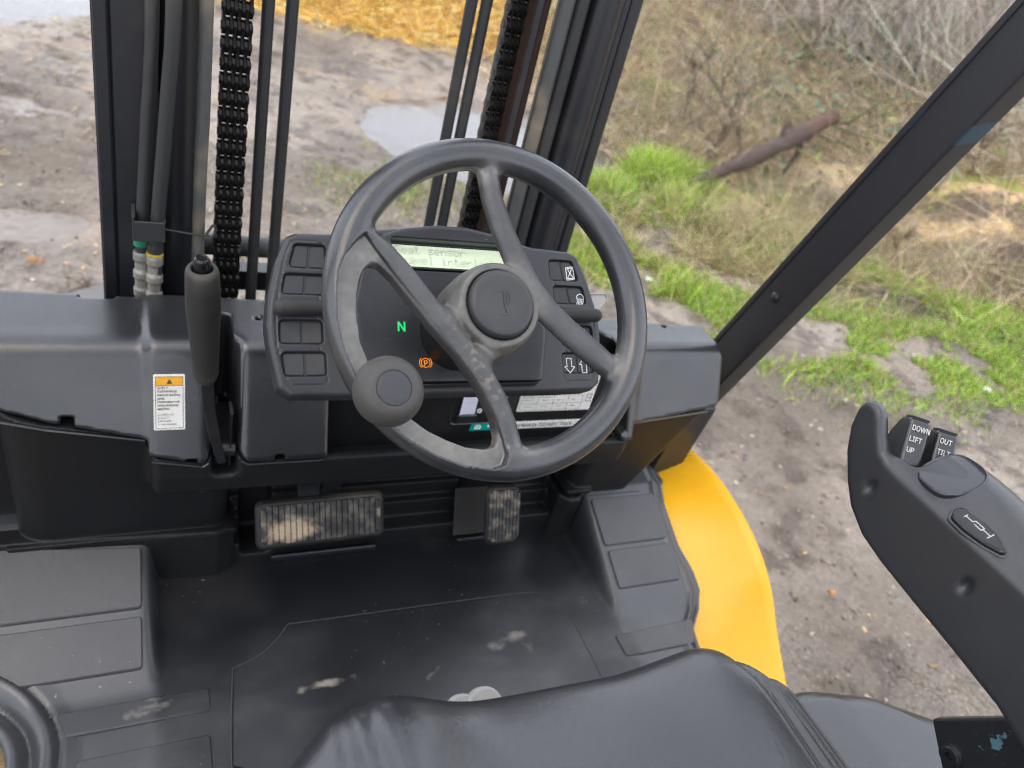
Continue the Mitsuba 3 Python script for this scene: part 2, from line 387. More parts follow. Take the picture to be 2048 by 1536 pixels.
def floor_color(p, n, uv):
    c = MIX((0.0095, 0.0102, 0.0125), (0.030, 0.0305, 0.033), SS(0.4, 0.8, FB(p.x * 8, p.y * 8, 0.0, 4)) * 0.5)
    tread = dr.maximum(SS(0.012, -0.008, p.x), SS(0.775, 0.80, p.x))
    c = MIX(c, (0.056, 0.058, 0.063), tread * (0.65 + 0.35 * FB(p.x * 14, p.y * 14, p.z * 14, 3)))  # side treads lighter: the sky light on them is put into the colour
    st = FB(p.x * 60, p.y * 90, 3.0, 4)
    mud = spot(p, 0.555, 0.705, 0.05, 0.013, 0.25) * 1.0 + spot(p, 0.59, 0.675, 0.022, 0.02) * 0.6
    mud += spot(p, 0.235, 0.683, 0.04, 0.008, 0.1) * 1.2 + spot(p, 0.205, 0.665, 0.04, 0.006, -0.1) * 0.5 + spot(p, 0.395, 0.66, 0.035, 0.005, 0.6) * 0.5
    mud += spot(p, 0.0, 0.697, 0.04, 0.014, 0.2) * 0.9 + spot(p, -0.01, 0.725, 0.018, 0.008) * 0.4 + spot(p, 0.81, 0.65, 0.02, 0.016) * 0.35
    c = MIX(c, (0.36, 0.33, 0.27), SS(0.50, 0.95, mud * 0.45 + st * 0.60) * 0.75)
    haze_ = SS(0.45, 0.8, FB(p.x * 5 + 3, p.y * 9, 1.0, 4)) * SS(0.86, 0.70, p.y) * (0.5 + 0.5 * FB(p.x * 40, p.y * 70, 2.0, 3))
    c = MIX(c, (0.11, 0.11, 0.11), haze_ * 0.35)
    g = SS(0.965, 0.975, N(p.x * 210, p.y * 210, 4.0)) * SS(0.72, 0.8, N(p.x * 12, p.y * 12, 9.0))
    return MIX(c, (0.4, 0.36, 0.28), g * 0.5)
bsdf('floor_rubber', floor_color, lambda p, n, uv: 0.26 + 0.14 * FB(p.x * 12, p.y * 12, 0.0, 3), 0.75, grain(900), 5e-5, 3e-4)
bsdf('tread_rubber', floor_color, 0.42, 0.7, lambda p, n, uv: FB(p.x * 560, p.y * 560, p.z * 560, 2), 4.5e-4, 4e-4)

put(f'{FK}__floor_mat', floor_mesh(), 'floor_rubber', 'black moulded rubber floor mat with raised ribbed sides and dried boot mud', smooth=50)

def on_wedge(pts, y0, s, t=0.0028, r=0.006):
    """a pad lying on a side tread: outline in x, y; follows the slope"""
    m = plate(rpoly(pts, r, 4), -0.002, t, 0.0018)
    m.vertices[:, 2] += FZ + np.maximum(m.vertices[:, 1] - y0, -0.05) * s
    return m
for pts, y0, s in (([(-0.36, 0.838), (-0.012, 0.838), (-0.012, 0.925), (-0.36, 0.955)], 0.728, 0.42),
                   ([(-0.36, 0.756), (-0.012, 0.756), (-0.012, 0.826), (-0.36, 0.826)], 0.728, 0.42),
                   ([(0.80, 0.836), (0.952, 0.836), (0.952, 0.925), (0.80, 0.925)], 0.708, 0.44),
                   ([(0.803, 0.757), (0.945, 0.757), (0.955, 0.79), (0.948, 0.826), (0.803, 0.826)], 0.708, 0.44),
                   ([(-0.104, 0.677), (0.075, 0.677), (0.075, 0.714), (-0.118, 0.714)], 0.9, 0.0),
                   ([(-0.095, 0.56), (0.072, 0.56), (0.072, 0.64), (-0.09, 0.64)], 0.9, 0.0),
                   ([(0.755, 0.63), (0.905, 0.63), (0.935, 0.68), (0.755, 0.675)], 0.9, 0.0)):
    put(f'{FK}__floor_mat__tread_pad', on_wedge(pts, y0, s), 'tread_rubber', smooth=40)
put(f'{FK}__floor_mat__access_panel', plate(rpoly([(0.093, 0.30), (0.095, 0.587), (0.109, 0.738), (0.145, 0.752), (0.175, 0.775), (0.199, 0.804), (0.609, 0.796), (0.645, 0.78), (0.690, 0.723), (0.688, 0.30)], [0.002, 0.002, 0.004, 0.02, 0.02, 0.006, 0.02, 0.01, 0.01, 0.002]), FZ - 0.002, FZ + 0.0035, 0.0025), 'floor_rubber', smooth=30)
for ed in ([(0.093, 0.35), (0.095, 0.587), (0.109, 0.738)], [(0.109, 0.738), (0.145, 0.752), (0.175, 0.775), (0.199, 0.804)], [(0.199, 0.804), (0.609, 0.796), (0.645, 0.78)], [(0.690, 0.723), (0.689, 0.55)]):
    e = smooth_curve(ed, 30)
    put(f'{FK}__floor_mat__worn_edge', tube(np.c_[e, np.full(30, FZ + 0.0026)], 0.0009, 6), 'worn_edge')

# toe board of the footwell
def toe(X, Y, Z):
    wall = extr(poly2(X, Y, [(-0.45, 0.99), (-0.45, 0.948), (-0.1, 0.936), (0.10, 0.926), (0.128, 0.945), (0.128, 1.07), (0.735, 1.07), (0.735, 0.945), (0.752, 0.925), (0.775, 0.925), (0.79, 0.94), (1.0, 0.955), (1.0, 1.12), (-0.45, 1.12)]), Z, 0.66, 0.80, 0.006)
    back = rbox(X, Y, Z, (0.1, 1.045, 0.66), (0.76, 1.10, 1.0), 0.004)
    kick = np.maximum(extr(poly2(Y, Z, [(0.955, 0.66), (0.955, 0.735), (0.985, 0.742), (0.985, 0.775), (1.0, 0.78), (1.0, 0.806), (1.012, 0.811), (1.012, 0.84), (1.04, 0.9), (1.06, 0.9), (1.06, 0.66)]), X, 0.12, 0.74, 0.002), -rbox(X, Y, Z, (0.54, 0.9, 0.69), (0.66, 1.02, 0.9), 0.004))
    d = smin(smin(wall, back, 0.004), kick, 0.003)
    d = cut(d, rbox(X, Y, Z, (0.138, 0.90, 0.71), (0.19, 1.03, 0.9), 0.01), 0.004)
    return d
put(f'{FK}__footwell_panel', nets(toe, (-0.46, 0.91, 0.655), (1.02, 1.13, 1.01), 0.004), 'cowl_plastic', smooth=True)
put(f'{FK}__footwell_panel__hinge_bar', bar((0.19, 0.944, 0.707), (0.375, 0.944, 0.707), 0.006, 0.012), 'steel_black')
put(f'{FK}__footwell_panel__hinge_bar', bar((0.535, 0.938, 0.706), (0.64, 0.938, 0.706), 0.006, 0.01), 'steel_black')

# ------------------------------------------------------------------ dashboard cover
def seam_z(x):  # lower edge of the cover, higher towards the sides
    return np.interp(x, [-0.45, -0.2, -0.12, 0.0, 0.0001, 0.07, 0.082, 0.118, 0.13, 0.80, 0.8001, 1.02], [1.07, 1.07, 1.045, 1.02, 1.0, 0.985, 0.995, 0.995, 0.985, 0.985, 1.012, 1.04]).astype(np.float32)
def back_y(x): return 1.09 - 0.042 * (x + 0.2)

def cover(X, Y, Z):
    low = seam_z(X[:, 0, 0])[:, None, None]
    rise = 1 / (1 + np.exp(-(X - 0.0) / 0.003)) / (1 + np.exp((X - 0.803) / 0.003))  # the middle stands proud
    front = 0.889 - 0.002 * rise
    crease = 0.955 - 0.010 * rise
    slope = (crease - front) / 0.13
    d_front = (front + (Z - 1.01) * slope - Y) / np.sqrt(1 + slope ** 2)
    top = 1.140 + 0.006 * rise + 0.05 * np.clip(Y - 1.0, 0, 1) - 0.0 * X
    d = smax(d_front, Z - top, 0.022)
    d = smax(d, Y - back_y(X), 0.010)
    d = smax(d, low - Z, 0.008)
    d = smax(d, X - 0.998, 0.012)
    # groove along the two steps
    # slot of the hand brake
    d = cut(d, rbox(X, Y, Z, (0.082, 0.80, 0.96), (0.116, 0.97, 1.168), 0.012), 0.014)
    d = cut(d, rbox(X, Y, Z, (0.091, 0.80, 0.96), (0.112, 1.03, 1.185), 0.008), 0.002)
    # open recess below the console
    d = cut(d, rbox(X, Y, Z, (0.245, 0.80, 0.90), (0.775, 0.945, 1.125), 0.012), 0.004)
    # pockets at the right
    d = cut(d, extr(np.sqrt((X - 0.715) ** 2 + (Y - 0.985) ** 2) - 0.027, Z, 1.06, 1.3, 0.004), 0.004)
    d = cut(d, rbox(X, Y, Z, (0.60, 0.80, 1.10), (0.68, 1.0, 1.155), 0.012), 0.004)
    d = cut(d, extr(poly2(X, Z, [(0.70, 1.0), (0.785, 1.0), (0.782, 1.135), (0.755, 1.135), (0.748, 1.16), (0.70, 1.16)]), Y, 0.80, 0.985, 0.012), 0.004)
    # bolt holes and a notch in the rear lip
    for a, b, r in ((0.15, 1.02, 0.0045), (0.672, 0.955, 0.0045), (0.68, 1.01, 0.004), (0.772, 0.955, 0.0045), (0.9, 1.03, 0.0055), (0.16, 0.985, 0.003)):
        d = np.maximum(d, -extr(np.sqrt((X - a) ** 2 + (Y - b) ** 2) - r, Z, 1.10, 1.3))
    d = np.maximum(d, -rbox(X, Y, Z, (-0.083, 1.072, 1.0), (-0.04, 1.2, 1.3), 0.003))
    # little tongues in the lower edge
    for a in (-0.095, 0.055, 0.175):
        d = np.maximum(d, -rbox(X, Y, Z, (a - 0.007, 0.8, 0.9), (a + 0.007, 0.93, 1.052 if a < -0.05 else 0.996), 0.001))
    shell = np.maximum(d, -(d + 0.012)) if False else d
    return shell
put(f'{FK}__dashboard_cover', soften(nets(cover, (-0.45, 0.875, 0.965), (1.01, 1.115, 1.165), 0.0032)), 'plastic', 'black dashboard cover with a lever slot and storage pockets', smooth=True)

# lower cowl with its rolled rim
def cowl(X, Y, Z):
    low = seam_z(X[:, 0, 0])[:, None, None] - 0.0025
    # side pieces, slanting away downwards
    bot = 0.79 + 0.0 * X
    fy = np.where(Z > 0, 0.907 + (1.03 - Z) * 0.155, 0)
    left = smax(smax(fy - Y, -X - 0.178, 0.05), X - 0.115, 0.03)
    right = smax(smax(fy - Y, 0.752 - X, 0.03), X - (0.905 + 0.35 * np.clip(Z - 0.80, 0, 0.3)), 0.03)
    sides = smax(np.minimum(left, right), Y - 1.02, 0.01)
    sides = smax(sides, bot - Z, 0.004)
    # rim
    rimL = np.maximum(np.abs(Z - 0.792) - 0.006, np.maximum(np.maximum(fy - 0.010 - Y, -X - 0.188), np.maximum(X - 0.128, Y - 1.02)))
    rimR = np.maximum(np.abs(Z - (0.792 + 0.02 * (X < 0.80))) - 0.006, np.maximum(np.maximum(fy - 0.010 - Y, 0.742 - X), np.maximum(X - 0.925, Y - 1.02)))
    rim = np.minimum(rimL, rimR) + 0.0
    # knee bolster in the middle
    prof = poly2(Y, Z, [(0.890, 0.925), (0.882, 0.96), (0.886, 1.03), (1.02, 1.03), (1.02, 0.93), (0.95, 0.915)])
    mid = extr(prof, X, 0.004, 0.80, 0.012)
    mid = cut(mid, rbox(X, Y, Z, (0.083, 0.85, 0.958), (0.115, 0.94, 1.1), 0.01), 0.012)
    mid = cut(mid, rbox(X, Y, Z, (0.245, 0.900, 0.960), (0.775, 0.945, 1.1), 0.006), 0.004)
    d = smin(smin(sides, rim, 0.006), mid, 0.012)
    d = smax(d, Z - low, 0.003)
    # round plug hole at the left
    d = np.maximum(d, -(np.sqrt((X - 0.075) ** 2 + ((Z - 0.908) * 1.0) ** 2 + ((Y - 0.915) * 0.8) ** 2) - 0.017))
    return d
put(f'{FK}__lower_cowl', soften(nets(cowl, (-0.20, 0.86, 0.775), (0.985, 1.03, 1.06), 0.0032)), 'cowl_plastic', 'black lower cowl under the dashboard with a rolled rim', smooth=True)
put(f'{FK}__cab_leg', box((-0.40, 1.0, 0.60), (-0.165, 1.10, 1.08), 0.01), 'cowl_plastic')
put(f'{FK}__cab_leg', move(plate(rpoly([(1.008, 0.66), (1.14, 0.66), (1.10, 0.985), (0.966, 0.985)], 0.006), 0, 0.075, 0.003), np.array([[0, 0, 1, 0.988], [1, 0, 0, 0], [0, 1, 0, 0], [0, 0, 0, 1.0]])), 'steel_black')
# trim strip along the seam
def seam_strip(x0, x1, y, dz):
    xs = np.linspace(x0, x1, 40)
    return tube(np.c_[xs, np.full(40, y), seam_z(xs) + dz], 0.0022, 6)
for x0, x1, y in ((-0.185, -0.004, 0.9025), (0.004, 0.078, 0.8815), (0.12, 0.238, 0.8815), (0.81, 0.97, 0.9025)):
    put(f'{FK}__lower_cowl__seam_strip', seam_strip(x0, x1, y, -0.0045), 'plastic')
put(f'{FK}__lower_cowl__plug' if True else '', move(lathe([(0, 0), (0.012, 0), (0.013, 0.002), (0.011, 0.003), (0, 0.003)], 24), frame([0.073, 0.9275, 0.906], [1, 0, 0], [0, 0.25, 0.968], [0, -0.968, 0.25])), 'rusty_steel')
# bolster face of the recess: back panel behind the console with the plates
put(f'{FK}__recess_panel', box((0.24, 0.934, 0.955), (0.78, 0.95, 1.13)), 'cowl_plastic')

# ------------------------------------------------------------------ plates and stickers
def wall(x0, z1, y): return frame([x0, y, z1], [1, 0, 0], [0, 0, 1], [0, -1, 0])
# hand brake sticker lies on the sloping face left of the slot
sd = np.array([0, (0.945 - 0.887) / 0.13, 1.0]); sd /= np.linalg.norm(sd)
SM = frame([0.0075, 0.887 + (1.108 - 1.01) * (0.058 / 0.13) - 0.0007, 1.108], [1, 0, 0], sd, np.cross([1, 0, 0], sd))
WL = f'{FK}__warning_label'
put(WL, move(plate(rpoly([(0, 0), (0.0395, 0), (0.0395, -0.078), (0, -0.078)], 0.002), 0, 0.0009, 0.0003), SM), 'label_white', 'white parking brake sticker with an orange warning stripe')
put(f'{WL}__warning_stripe', move(plate([(0.0028, -0.0035), (0.0367, -0.0035), (0.0367, -0.0155), (0.0028, -0.0155)], 0.0009, 0.0012, 0.0001), SM), 'label_orange')
put(f'{WL}__border', move(strokes([[(0.0026, -0.0033), (0.0369, -0.0033), (0.0369, -0.0752), (0.0026, -0.0752), (0.0026, -0.0033)], [(0.0026, -0.0158), (0.0369, -0.0158)]], 0.0006, 0.0003, 0.0011), SM), 'ink')
put(f'{WL}__warning_triangle', move(cat(trimesh.creation.extrude_polygon(Polygon([(0.0165, -0.0135), (0.0235, -0.0135), (0.02, -0.0062)]), 0.0003, engine='earcut')).apply_translation([0, 0, 0.0012]), SM), 'ink')
m = text_block(['APPLY', 'PARKBRAKE', 'before leaving', 'seat.', 'Parkbrake not', 'automatically', 'applied.'], 0.0031, 0.0048, True)
m2 = text_block(['ALARM will', 'sound if', 'parkbrake', 'is not applied.'], 0.0027, 0.0045)
m.apply_translation([0.0048, -0.0205, 0.0009]); m2.apply_translation([0.0048, -0.0575, 0.0009])
m.vertices[:, 0] = 0.0048 + (m.vertices[:, 0] - 0.0048) * 0.98
put(f'{WL}__lettering', move(cat(m, m2), SM), 'ink', smooth=False)

# rating plate, notice, pocket and model strip at the back of the recess
RP = f'{FK}__rating_plate'
RM = wall(0.576, 1.118, 0.9338)
put(RP, move(plate(rpoly([(0, 0), (0.147, 0), (0.147, -0.098), (0, -0.098)], 0.001), 0, 0.0012, 0.0004), RM), 'label_white', 'white rating plate with a table of loads', smooth=30)
tl = [[(0.004, -0.064), (0.125, -0.064)], [(0.004, -0.081), (0.125, -0.081)], [(0.004, -0.0945), (0.125, -0.0945)]] + [[(x, -0.064), (x, -0.0945)] for x in (0.004, 0.036, 0.067, 0.096, 0.125)]
put(f'{RP}__table_lines', move(strokes(tl, 0.0006, 0.0003, 0.0012), RM), 'ink')
tx = []
for s, x, y, h in (('Truck Weight 5600 kg', 0.012, -0.026, 0.0035), ('Truck Width 1200 mm', 0.012, -0.034, 0.0035), ('Batt. 72 V (min/max)', 0.07, -0.034, 0.0033), ('Type', 0.012, -0.043, 0.003), ('Motor', 0.045, -0.043, 0.003), ('Serial', 0.1, -0.043, 0.003), ('No.', 0.012, -0.050, 0.003), ('A250H00348', 0.04, -0.050, 0.003), ('S00S25700EA', 0.09, -0.048, 0.003),
                   ('MAXIMUM', 0.006, -0.069, 0.0036), ('CAPACITY', 0.006, -0.0755, 0.0036), ('Load Centre', 0.038, -0.069, 0.003), ('Max. h', 0.045, -0.0755, 0.003), ('Max. h', 0.074, -0.0755, 0.003), ('Max.', 0.103, -0.0755, 0.003), ('2400 kg', 0.010, -0.089, 0.003), ('600 mm', 0.043, -0.089, 0.003), ('4000', 0.075, -0.089, 0.003), ('2100', 0.103, -0.089, 0.003),
                   ('Lift truck load weight 3200 kg 500 mm', 0.055, -0.017, 0.003), ('Capacity with mast vertical at rated load', 0.05, -0.009, 0.003)):
    m = text_mesh(s, h, 0.0003); m.apply_translation([x, y, 0.0011]); tx.append(m)
m = text_mesh('C\u0404', 0.008, 0.0003); m.apply_translation([0.122, -0.034, 0.0011]); tx.append(m)
put(f'{RP}__lettering', move(cat(*tx), RM), 'ink', smooth=False)
put(f'{RP}__capacity_sketch', move(strokes([[(0.133, -0.062), (0.133, -0.078), (0.142, -0.078), (0.142, -0.062), (0.133, -0.062)], [(0.13, -0.078), (0.145, -0.078)], [(0.133, -0.07), (0.142, -0.07)]], 0.0009, 0.0003, 0.0012), RM), 'ink')
NL = f'{FK}__notice_label'
NM = wall(0.522, 1.095, 0.9338)
put(NL, move(plate([(0, 0), (0.05, 0), (0.05, -0.075), (0, -0.075)], 0, 0.001, 0.0003), NM), 'label_black', 'black notice sticker with white lettering')
m = text_block(['Read Operating', 'Manual located', 'in seat or in', 'armrest', 'operating.', '', 'Only operating', 'personnel is', 'to carry', 'drive.', '', 'loads.'], 0.0033, 0.0052, True)
m.apply_translation([0.004, -0.007, 0.0009])
put(f'{NL}__lettering', move(m, NM), 'faded_print', smooth=False)
put(f'{NL}__eyelet', move(lathe([(0.0022, 0), (0.0045, 0), (0.0045, 0.0012), (0.0022, 0.0012)], 20), wall(0.506, 1.025, 0.9335)), 'white_print')
# document pocket with a sheet of paper
pk = rpoly([(0.455, 1.10), (0.455, 0.998), (0.545, 0.998), (0.545, 1.10)], [0.001, 0.012, 0.012, 0.001], 6)
put(f'{FK}__document_pocket', cat(tube(np.c_[pk[:, 0], np.full(len(pk), 0.9335), pk[:, 1]], 0.0018, 6), box((0.466, 0.927, 1.004), (0.502, 0.934, 1.02), 0.003)), 'plastic')
# model strip
MS = f'{FK}__model_strip'
MM = wall(0.498, 0.998, 0.9335)
put(MS, move(plate(rpoly([(0.07, 0), (0.22, 0), (0.22, -0.0155), (0.068, -0.0155)], 0.001), 0, 0.0012, 0.0004), MM), 'label_white', 'white strip with the model name in bold italics')
m = text_mesh('Techtronix 332ASH Truck', 0.0072, 0.0003, True)
m.vertices[:, 0] = m.vertices[:, 0] + 0.22 * m.vertices[:, 1]; m.apply_translation([0.076, -0.0115, 0.0012])
put(f'{MS}__lettering', move(m, MM), 'ink', smooth=False)
put(f'{MS}__teal_panel', move(plate(rpoly([(0, 0.0), (0.067, 0), (0.065, -0.0155), (-0.002, -0.0155)], 0.001), 0, 0.0013, 0.0004), MM), 'label_teal', 'teal panel with a small white truck symbol')
put(f'{MS}__symbol', move(cat(plate(rpoly([(0.006, -0.012), (0.006, -0.007), (0.009, -0.003), (0.016, -0.003), (0.0185, -0.007), (0.0185, -0.012)], 0.001), 0.0013, 0.0017, 0.0001), plate(rpoly([(0.03, -0.009), (0.034, -0.009), (0.034, -0.004), (0.03, -0.004)], 0.001), 0.0013, 0.0017, 0.0001)), MM), 'white_print')
put(f'{MS}__symbol', move(cat(plate([(0.0095, -0.0065), (0.0118, -0.0065), (0.0118, -0.0045), (0.0105, -0.0045)], 0.0017, 0.0019, 0.0001), plate([(0.0128, -0.0065), (0.0152, -0.0065), (0.0145, -0.0045), (0.0128, -0.0045)], 0.0017, 0.0019, 0.0001)), MM), 'label_teal')

# ------------------------------------------------------------------ hand brake
HB = f'{FK}__handbrake_lever'
hb_top, hb_mid, hb_low = np.array([0.0575, 0.82, 1.325]), np.array([0.0675, 0.85, 1.155]), np.array([0.095, 0.892, 0.985])
ax = (hb_mid - hb_top) / np.linalg.norm(hb_mid - hb_top)
side = np.cross(ax, [0, 1, 0]); side /= np.linalg.norm(side)
HM = frame(hb_top, side, np.cross(-ax, side), -ax)
Lh = np.linalg.norm(hb_mid - hb_top)
def grip(X, Y, Z):  # local z up along the lever, 0 at the top
    w = np.interp(Z, [-Lh, -Lh + 0.012, -Lh * 0.6, -0.05, 0.0], [0.0125, 0.0152, 0.0172, 0.0198, 0.0182])
    d = np.sqrt((X / 1.0) ** 2 + (Y / 1.12) ** 2) - w
    d = smax(d, np.abs(Z + Lh / 2) - Lh / 2 - 0.004, 0.010)
    return cut(d, np.sqrt(X ** 2 + Y ** 2 + 0 * Z) - 0.0112 + 1e3 * np.clip(-Z - 0.016, 0, 1), 0.003)
put(HB, move(nets(grip, (-0.028, -0.03, -Lh - 0.008), (0.028, 0.03, 0.008), 0.0018), HM), 'grip_rubber', 'grey brown worn rubber hand brake lever with a black push button', smooth=True)
put(f'{HB}__release_button', move(lathe([(0, -0.014), (0.0092, -0.014), (0.0092, 0.012), (0.0078, 0.0155), (0.006, 0.0165), (0.0055, 0.0155), (0, 0.0155)], 32), HM), 'gloss_black', smooth=40)
sh = smooth_curve([hb_mid - ax * 0.03, hb_mid + ax * 0.015, hb_mid * 0.5 + hb_low * 0.5 + [-0.004, 0, 0], hb_low], 16)
put(f'{HB}__shaft', cat(bar(sh[0], sh[6], 0.016, 0.026, up=(0, 1, 0)), bar(sh[6], sh[11], 0.014, 0.022, up=(0, 1, 0)), bar(sh[11], sh[-1], 0.012, 0.018, up=(0, 1, 0))), 'steel_black')
put(f'{HB}__pivot', cat(tube([(0.084, 0.905, 0.992), (0.114, 0.905, 0.992)], 0.011, 14), box((0.106, 0.897, 0.965), (0.1085, 0.93, 1.06))), 'steel_black')

# ------------------------------------------------------------------ pedals
def pedal(key, c, w, h, n_ribs, tilt, label, corner, yaw=0.0, mat='pedal_rubber', base=0.012):
    t = math.radians(tilt)
    v = np.array([0, math.sin(t), math.cos(t)])
    u = np.array([math.cos(yaw), 0, math.sin(yaw)]); v = v - u * (u @ v); v /= np.linalg.norm(v)
    M = frame(c, u, v, np.cross(u, v))
    out = rpoly([(-w / 2, -h / 2), (w / 2, -h / 2), (w / 2, h / 2), (-w / 2, h / 2)], corner, 7)
    bend = lambda m: (m.vertices.__setitem__((slice(None), 2), m.vertices[:, 2] - 0.25 * m.vertices[:, 1] ** 2 / h * 1.2), m)[1]
    put(key, move(plate(out, -base, 0.0, 0.005), M), 'pedal_base', label, smooth=50)
    g = 0.82 * w / n_ribs
    for i in range(n_ribs):
        x = (i - (n_ribs - 1) / 2) * 0.93 * w / n_ribs
        hh = h / 2 - 0.008 - (0.006 if i in (0, n_ribs - 1) else 0)
        put(f'{key}__rib', move(plate(rpoly([(x - g / 2, -hh), (x + g / 2, -hh), (x + g / 2, hh), (x - g / 2, hh)], 0.0012, 3), -0.001, 0.0048, 0.0014), M), mat, smooth=40)
    return M
def pedal_color(p, n, uv):
    st = FB(p.x * 70, p.y * 70, p.z * 70, 4)
    m = dr.exp(-dr.square((p.x - 0.20) / 0.055) - dr.square((p.z - 0.845) / 0.022)) * 1.25 + dr.exp(-dr.square((p.x - 0.352) / 0.016) - dr.square((p.z - 0.86) / 0.03)) * 0.95 + SS(0.53, 0.55, p.x) * 0.62
    c = MIX((0.026, 0.026, 0.027), (0.20, 0.175, 0.14), SS(0.35, 0.8, st) * 0.5)
    return MIX(c, (0.42, 0.33, 0.23), SS(0.55, 0.95, m * 0.58 + st * 0.52) * 0.9)
bsdf('pedal_base', dusty((0.018, 0.018, 0.018), (0.2, 0.17, 0.13), 0.45, 0.8, amount=0.5), 0.5, 0.5, grain(500), 1.5e-4, 5e-4)
bsdf('pedal_rubber', pedal_color, 0.5, 0.5, grain(500), 1.5e-4, 5e-4)
BP, AP = f'{FK}__brake_pedal', f'{FK}__accelerator_pedal'
M = pedal(BP, [0.252, 0.882, 0.852], 0.205, 0.078, 21, 32, 'wide black brake pedal with vertical ribs and dried mud', 0.014, yaw=0.02)
put(f'{BP}__arm', cat(bar((0.235, 0.90, 0.86), (0.235, 1.04, 0.95), 0.035, 0.012, up=(0, 0, 1)), box((0.262, 0.935, 0.86), (0.29, 0.945, 0.99))), 'steel_black')
M = pedal(AP, [0.592, 0.895, 0.808], 0.068, 0.112, 9, 30, 'narrow accelerator pedal with muddy ribs', 0.018, yaw=-0.02)
put(f'{AP}__bracket', bar((0.565, 0.945, 0.715), (0.565, 0.985, 0.80), 0.075, 0.006, up=(0, -1, 0.4)), 'grip_rubber')
put(f'{AP}__arm', bar((0.592, 0.94, 0.86), (0.60, 1.0, 0.95), 0.05, 0.008, up=(0, -1, 0.6)), 'steel_black')
# ------------------------------------------------------------------ steering wheel and console share the 45 degree column
WC = np.array([0.330, 0.628, 1.399]); WT = math.radians(45.1)
WN = np.array([0, -math.sin(WT), math.cos(WT)]); WU = np.array([1.0, 0, 0]); WV = np.cross(WN, WU)
WM = frame(WC, WU, WV, WN)
CM = frame(WC - 0.14 * WN, WU, WV, WN)
mm = lambda pts: np.asarray(pts, float) / 1000.0

IC = f'{FK}__instrument_console'
half = [(0, -70), (140, -71), (190, -70), (203, -60), (211, -15), (213, 10), (210, 40), (200, 82), (188, 112), (178, 117), (120, 120), (90, 128), (40, 134), (0, 136)]
outl = mm(half[1:-1] + [(0, 136)] + [(-a, b) for a, b in half[1:-1][::-1]])
inner = [(148, -58), (192, -57), (202, -15), (203, 10), (199, 45), (190, 90), (182, 107), (146, 107), (150, 68), (158, 20), (158, -10)]
hoodp = mm([(-112, -62), (-120, -8), (-121, 31), (-112, 71), (-98, 100), (-84, 112), (-62, 120), (-20, 127), (20, 127), (62, 120), (84, 112), (98, 100), (112, 71), (121, 31), (120, -8), (112, -62)])
rowsL = [(76, 104, -187, -179, -165, -144), (45, 69, -196, -191, -171, -147), (-11, 16, -200, -199, -175, -152), (-47, -20, -196, -198, -173, -150)]
def keyp(y0, y1, a0, a1, b0, b1): return [(a0, y0), (b0, y0), (b1, y1), (a1, y1)]
def con(X, Y, Z):
    o = poly2(X, Y, rpoly(outl, 0.006, 3))
    d = extr(o, Z, -0.034, 0.0, 0.006)
    # raised border outside the inner groove
    for s in (-1, 1):
        p = mm([(s * a, b) for a, b in inner])
        g = poly2(X, Y, rpoly(p, 0.008, 4))
        d = np.maximum(d, -(np.maximum(np.abs(g) - 0.0007, -(Z + 0.0016))))
        for y0, y1, a0, a1, m_, b_ in rowsL:
            q = mm([(s * a0, y0), (s * b_, y0), (s * b_, y1), (s * a1, y1)])
            d = cut(d, extr(poly2(X, Y, rpoly(q, 0.005, 4)), Z, -0.0055, 0.02, 0.0), 0.0015)
    hz = 0.012 + 0.010 * np.clip((Y - 0.02) / 0.1, -0.6, 1)
    hood = smax(smax(poly2(X, Y, rpoly(hoodp, 0.012, 4)), Z - hz - 0.010, 0.006), -0.02 - Z, 0.002)
    d = smin(d, hood, 0.003)
    # lower panel sunk a little under the display hood, display window
    pan = mm([(-118, -59), (-122, 30), (-110, 72), (110, 72), (122, 30), (118, -59)])
    d = np.maximum(d, -np.maximum(np.abs(poly2(X, Y, rpoly(pan, 0.004, 3))) - 0.0006, -(Z - 0.006)))
    d = cut(d, extr(poly2(X, Y, rpoly(mm([(-72, 76), (72, 76), (74, 108), (-76, 108)]), 0.003, 3)), Z, 0.0145, 0.08, 0.0), 0.003)
    return d
put(IC, move(nets(con, (-0.216, -0.076, -0.036), (0.216, 0.140, 0.036), 0.0017), CM), 'console_plastic', 'grey black instrument console with keypads on both sides and a display', smooth=True)
# keys
for s in (-1, 1):
    for y0, y1, a0, a1, m_, b_ in rowsL:
        for q in ([(s * (a0 + 1), y0 + 1), (s * (m_ - 0.8 + (3 if y0 > 40 else 0) * 0), y0 + 1), (s * (m_ + (3 if y0 > 40 else 0) - 0.8), y1 - 1), (s * (a1 + 1), y1 - 1)],
                  [(s * (m_ + 0.8), y0 + 1), (s * (b_ - 1), y0 + 1), (s * (b_ - 1), y1 - 1), (s * (m_ + (3 if y0 > 40 else 0) + 0.8), y1 - 1)]):
            p = mm(q)
            if not Polygon(p).exterior.is_ccw: p = p[::-1]
            put(f'{IC}__key', move(plate(rpoly(p, 0.003, 4), -0.0075, -0.0036, 0.0012), CM), 'keypad_rubber', smooth=40)
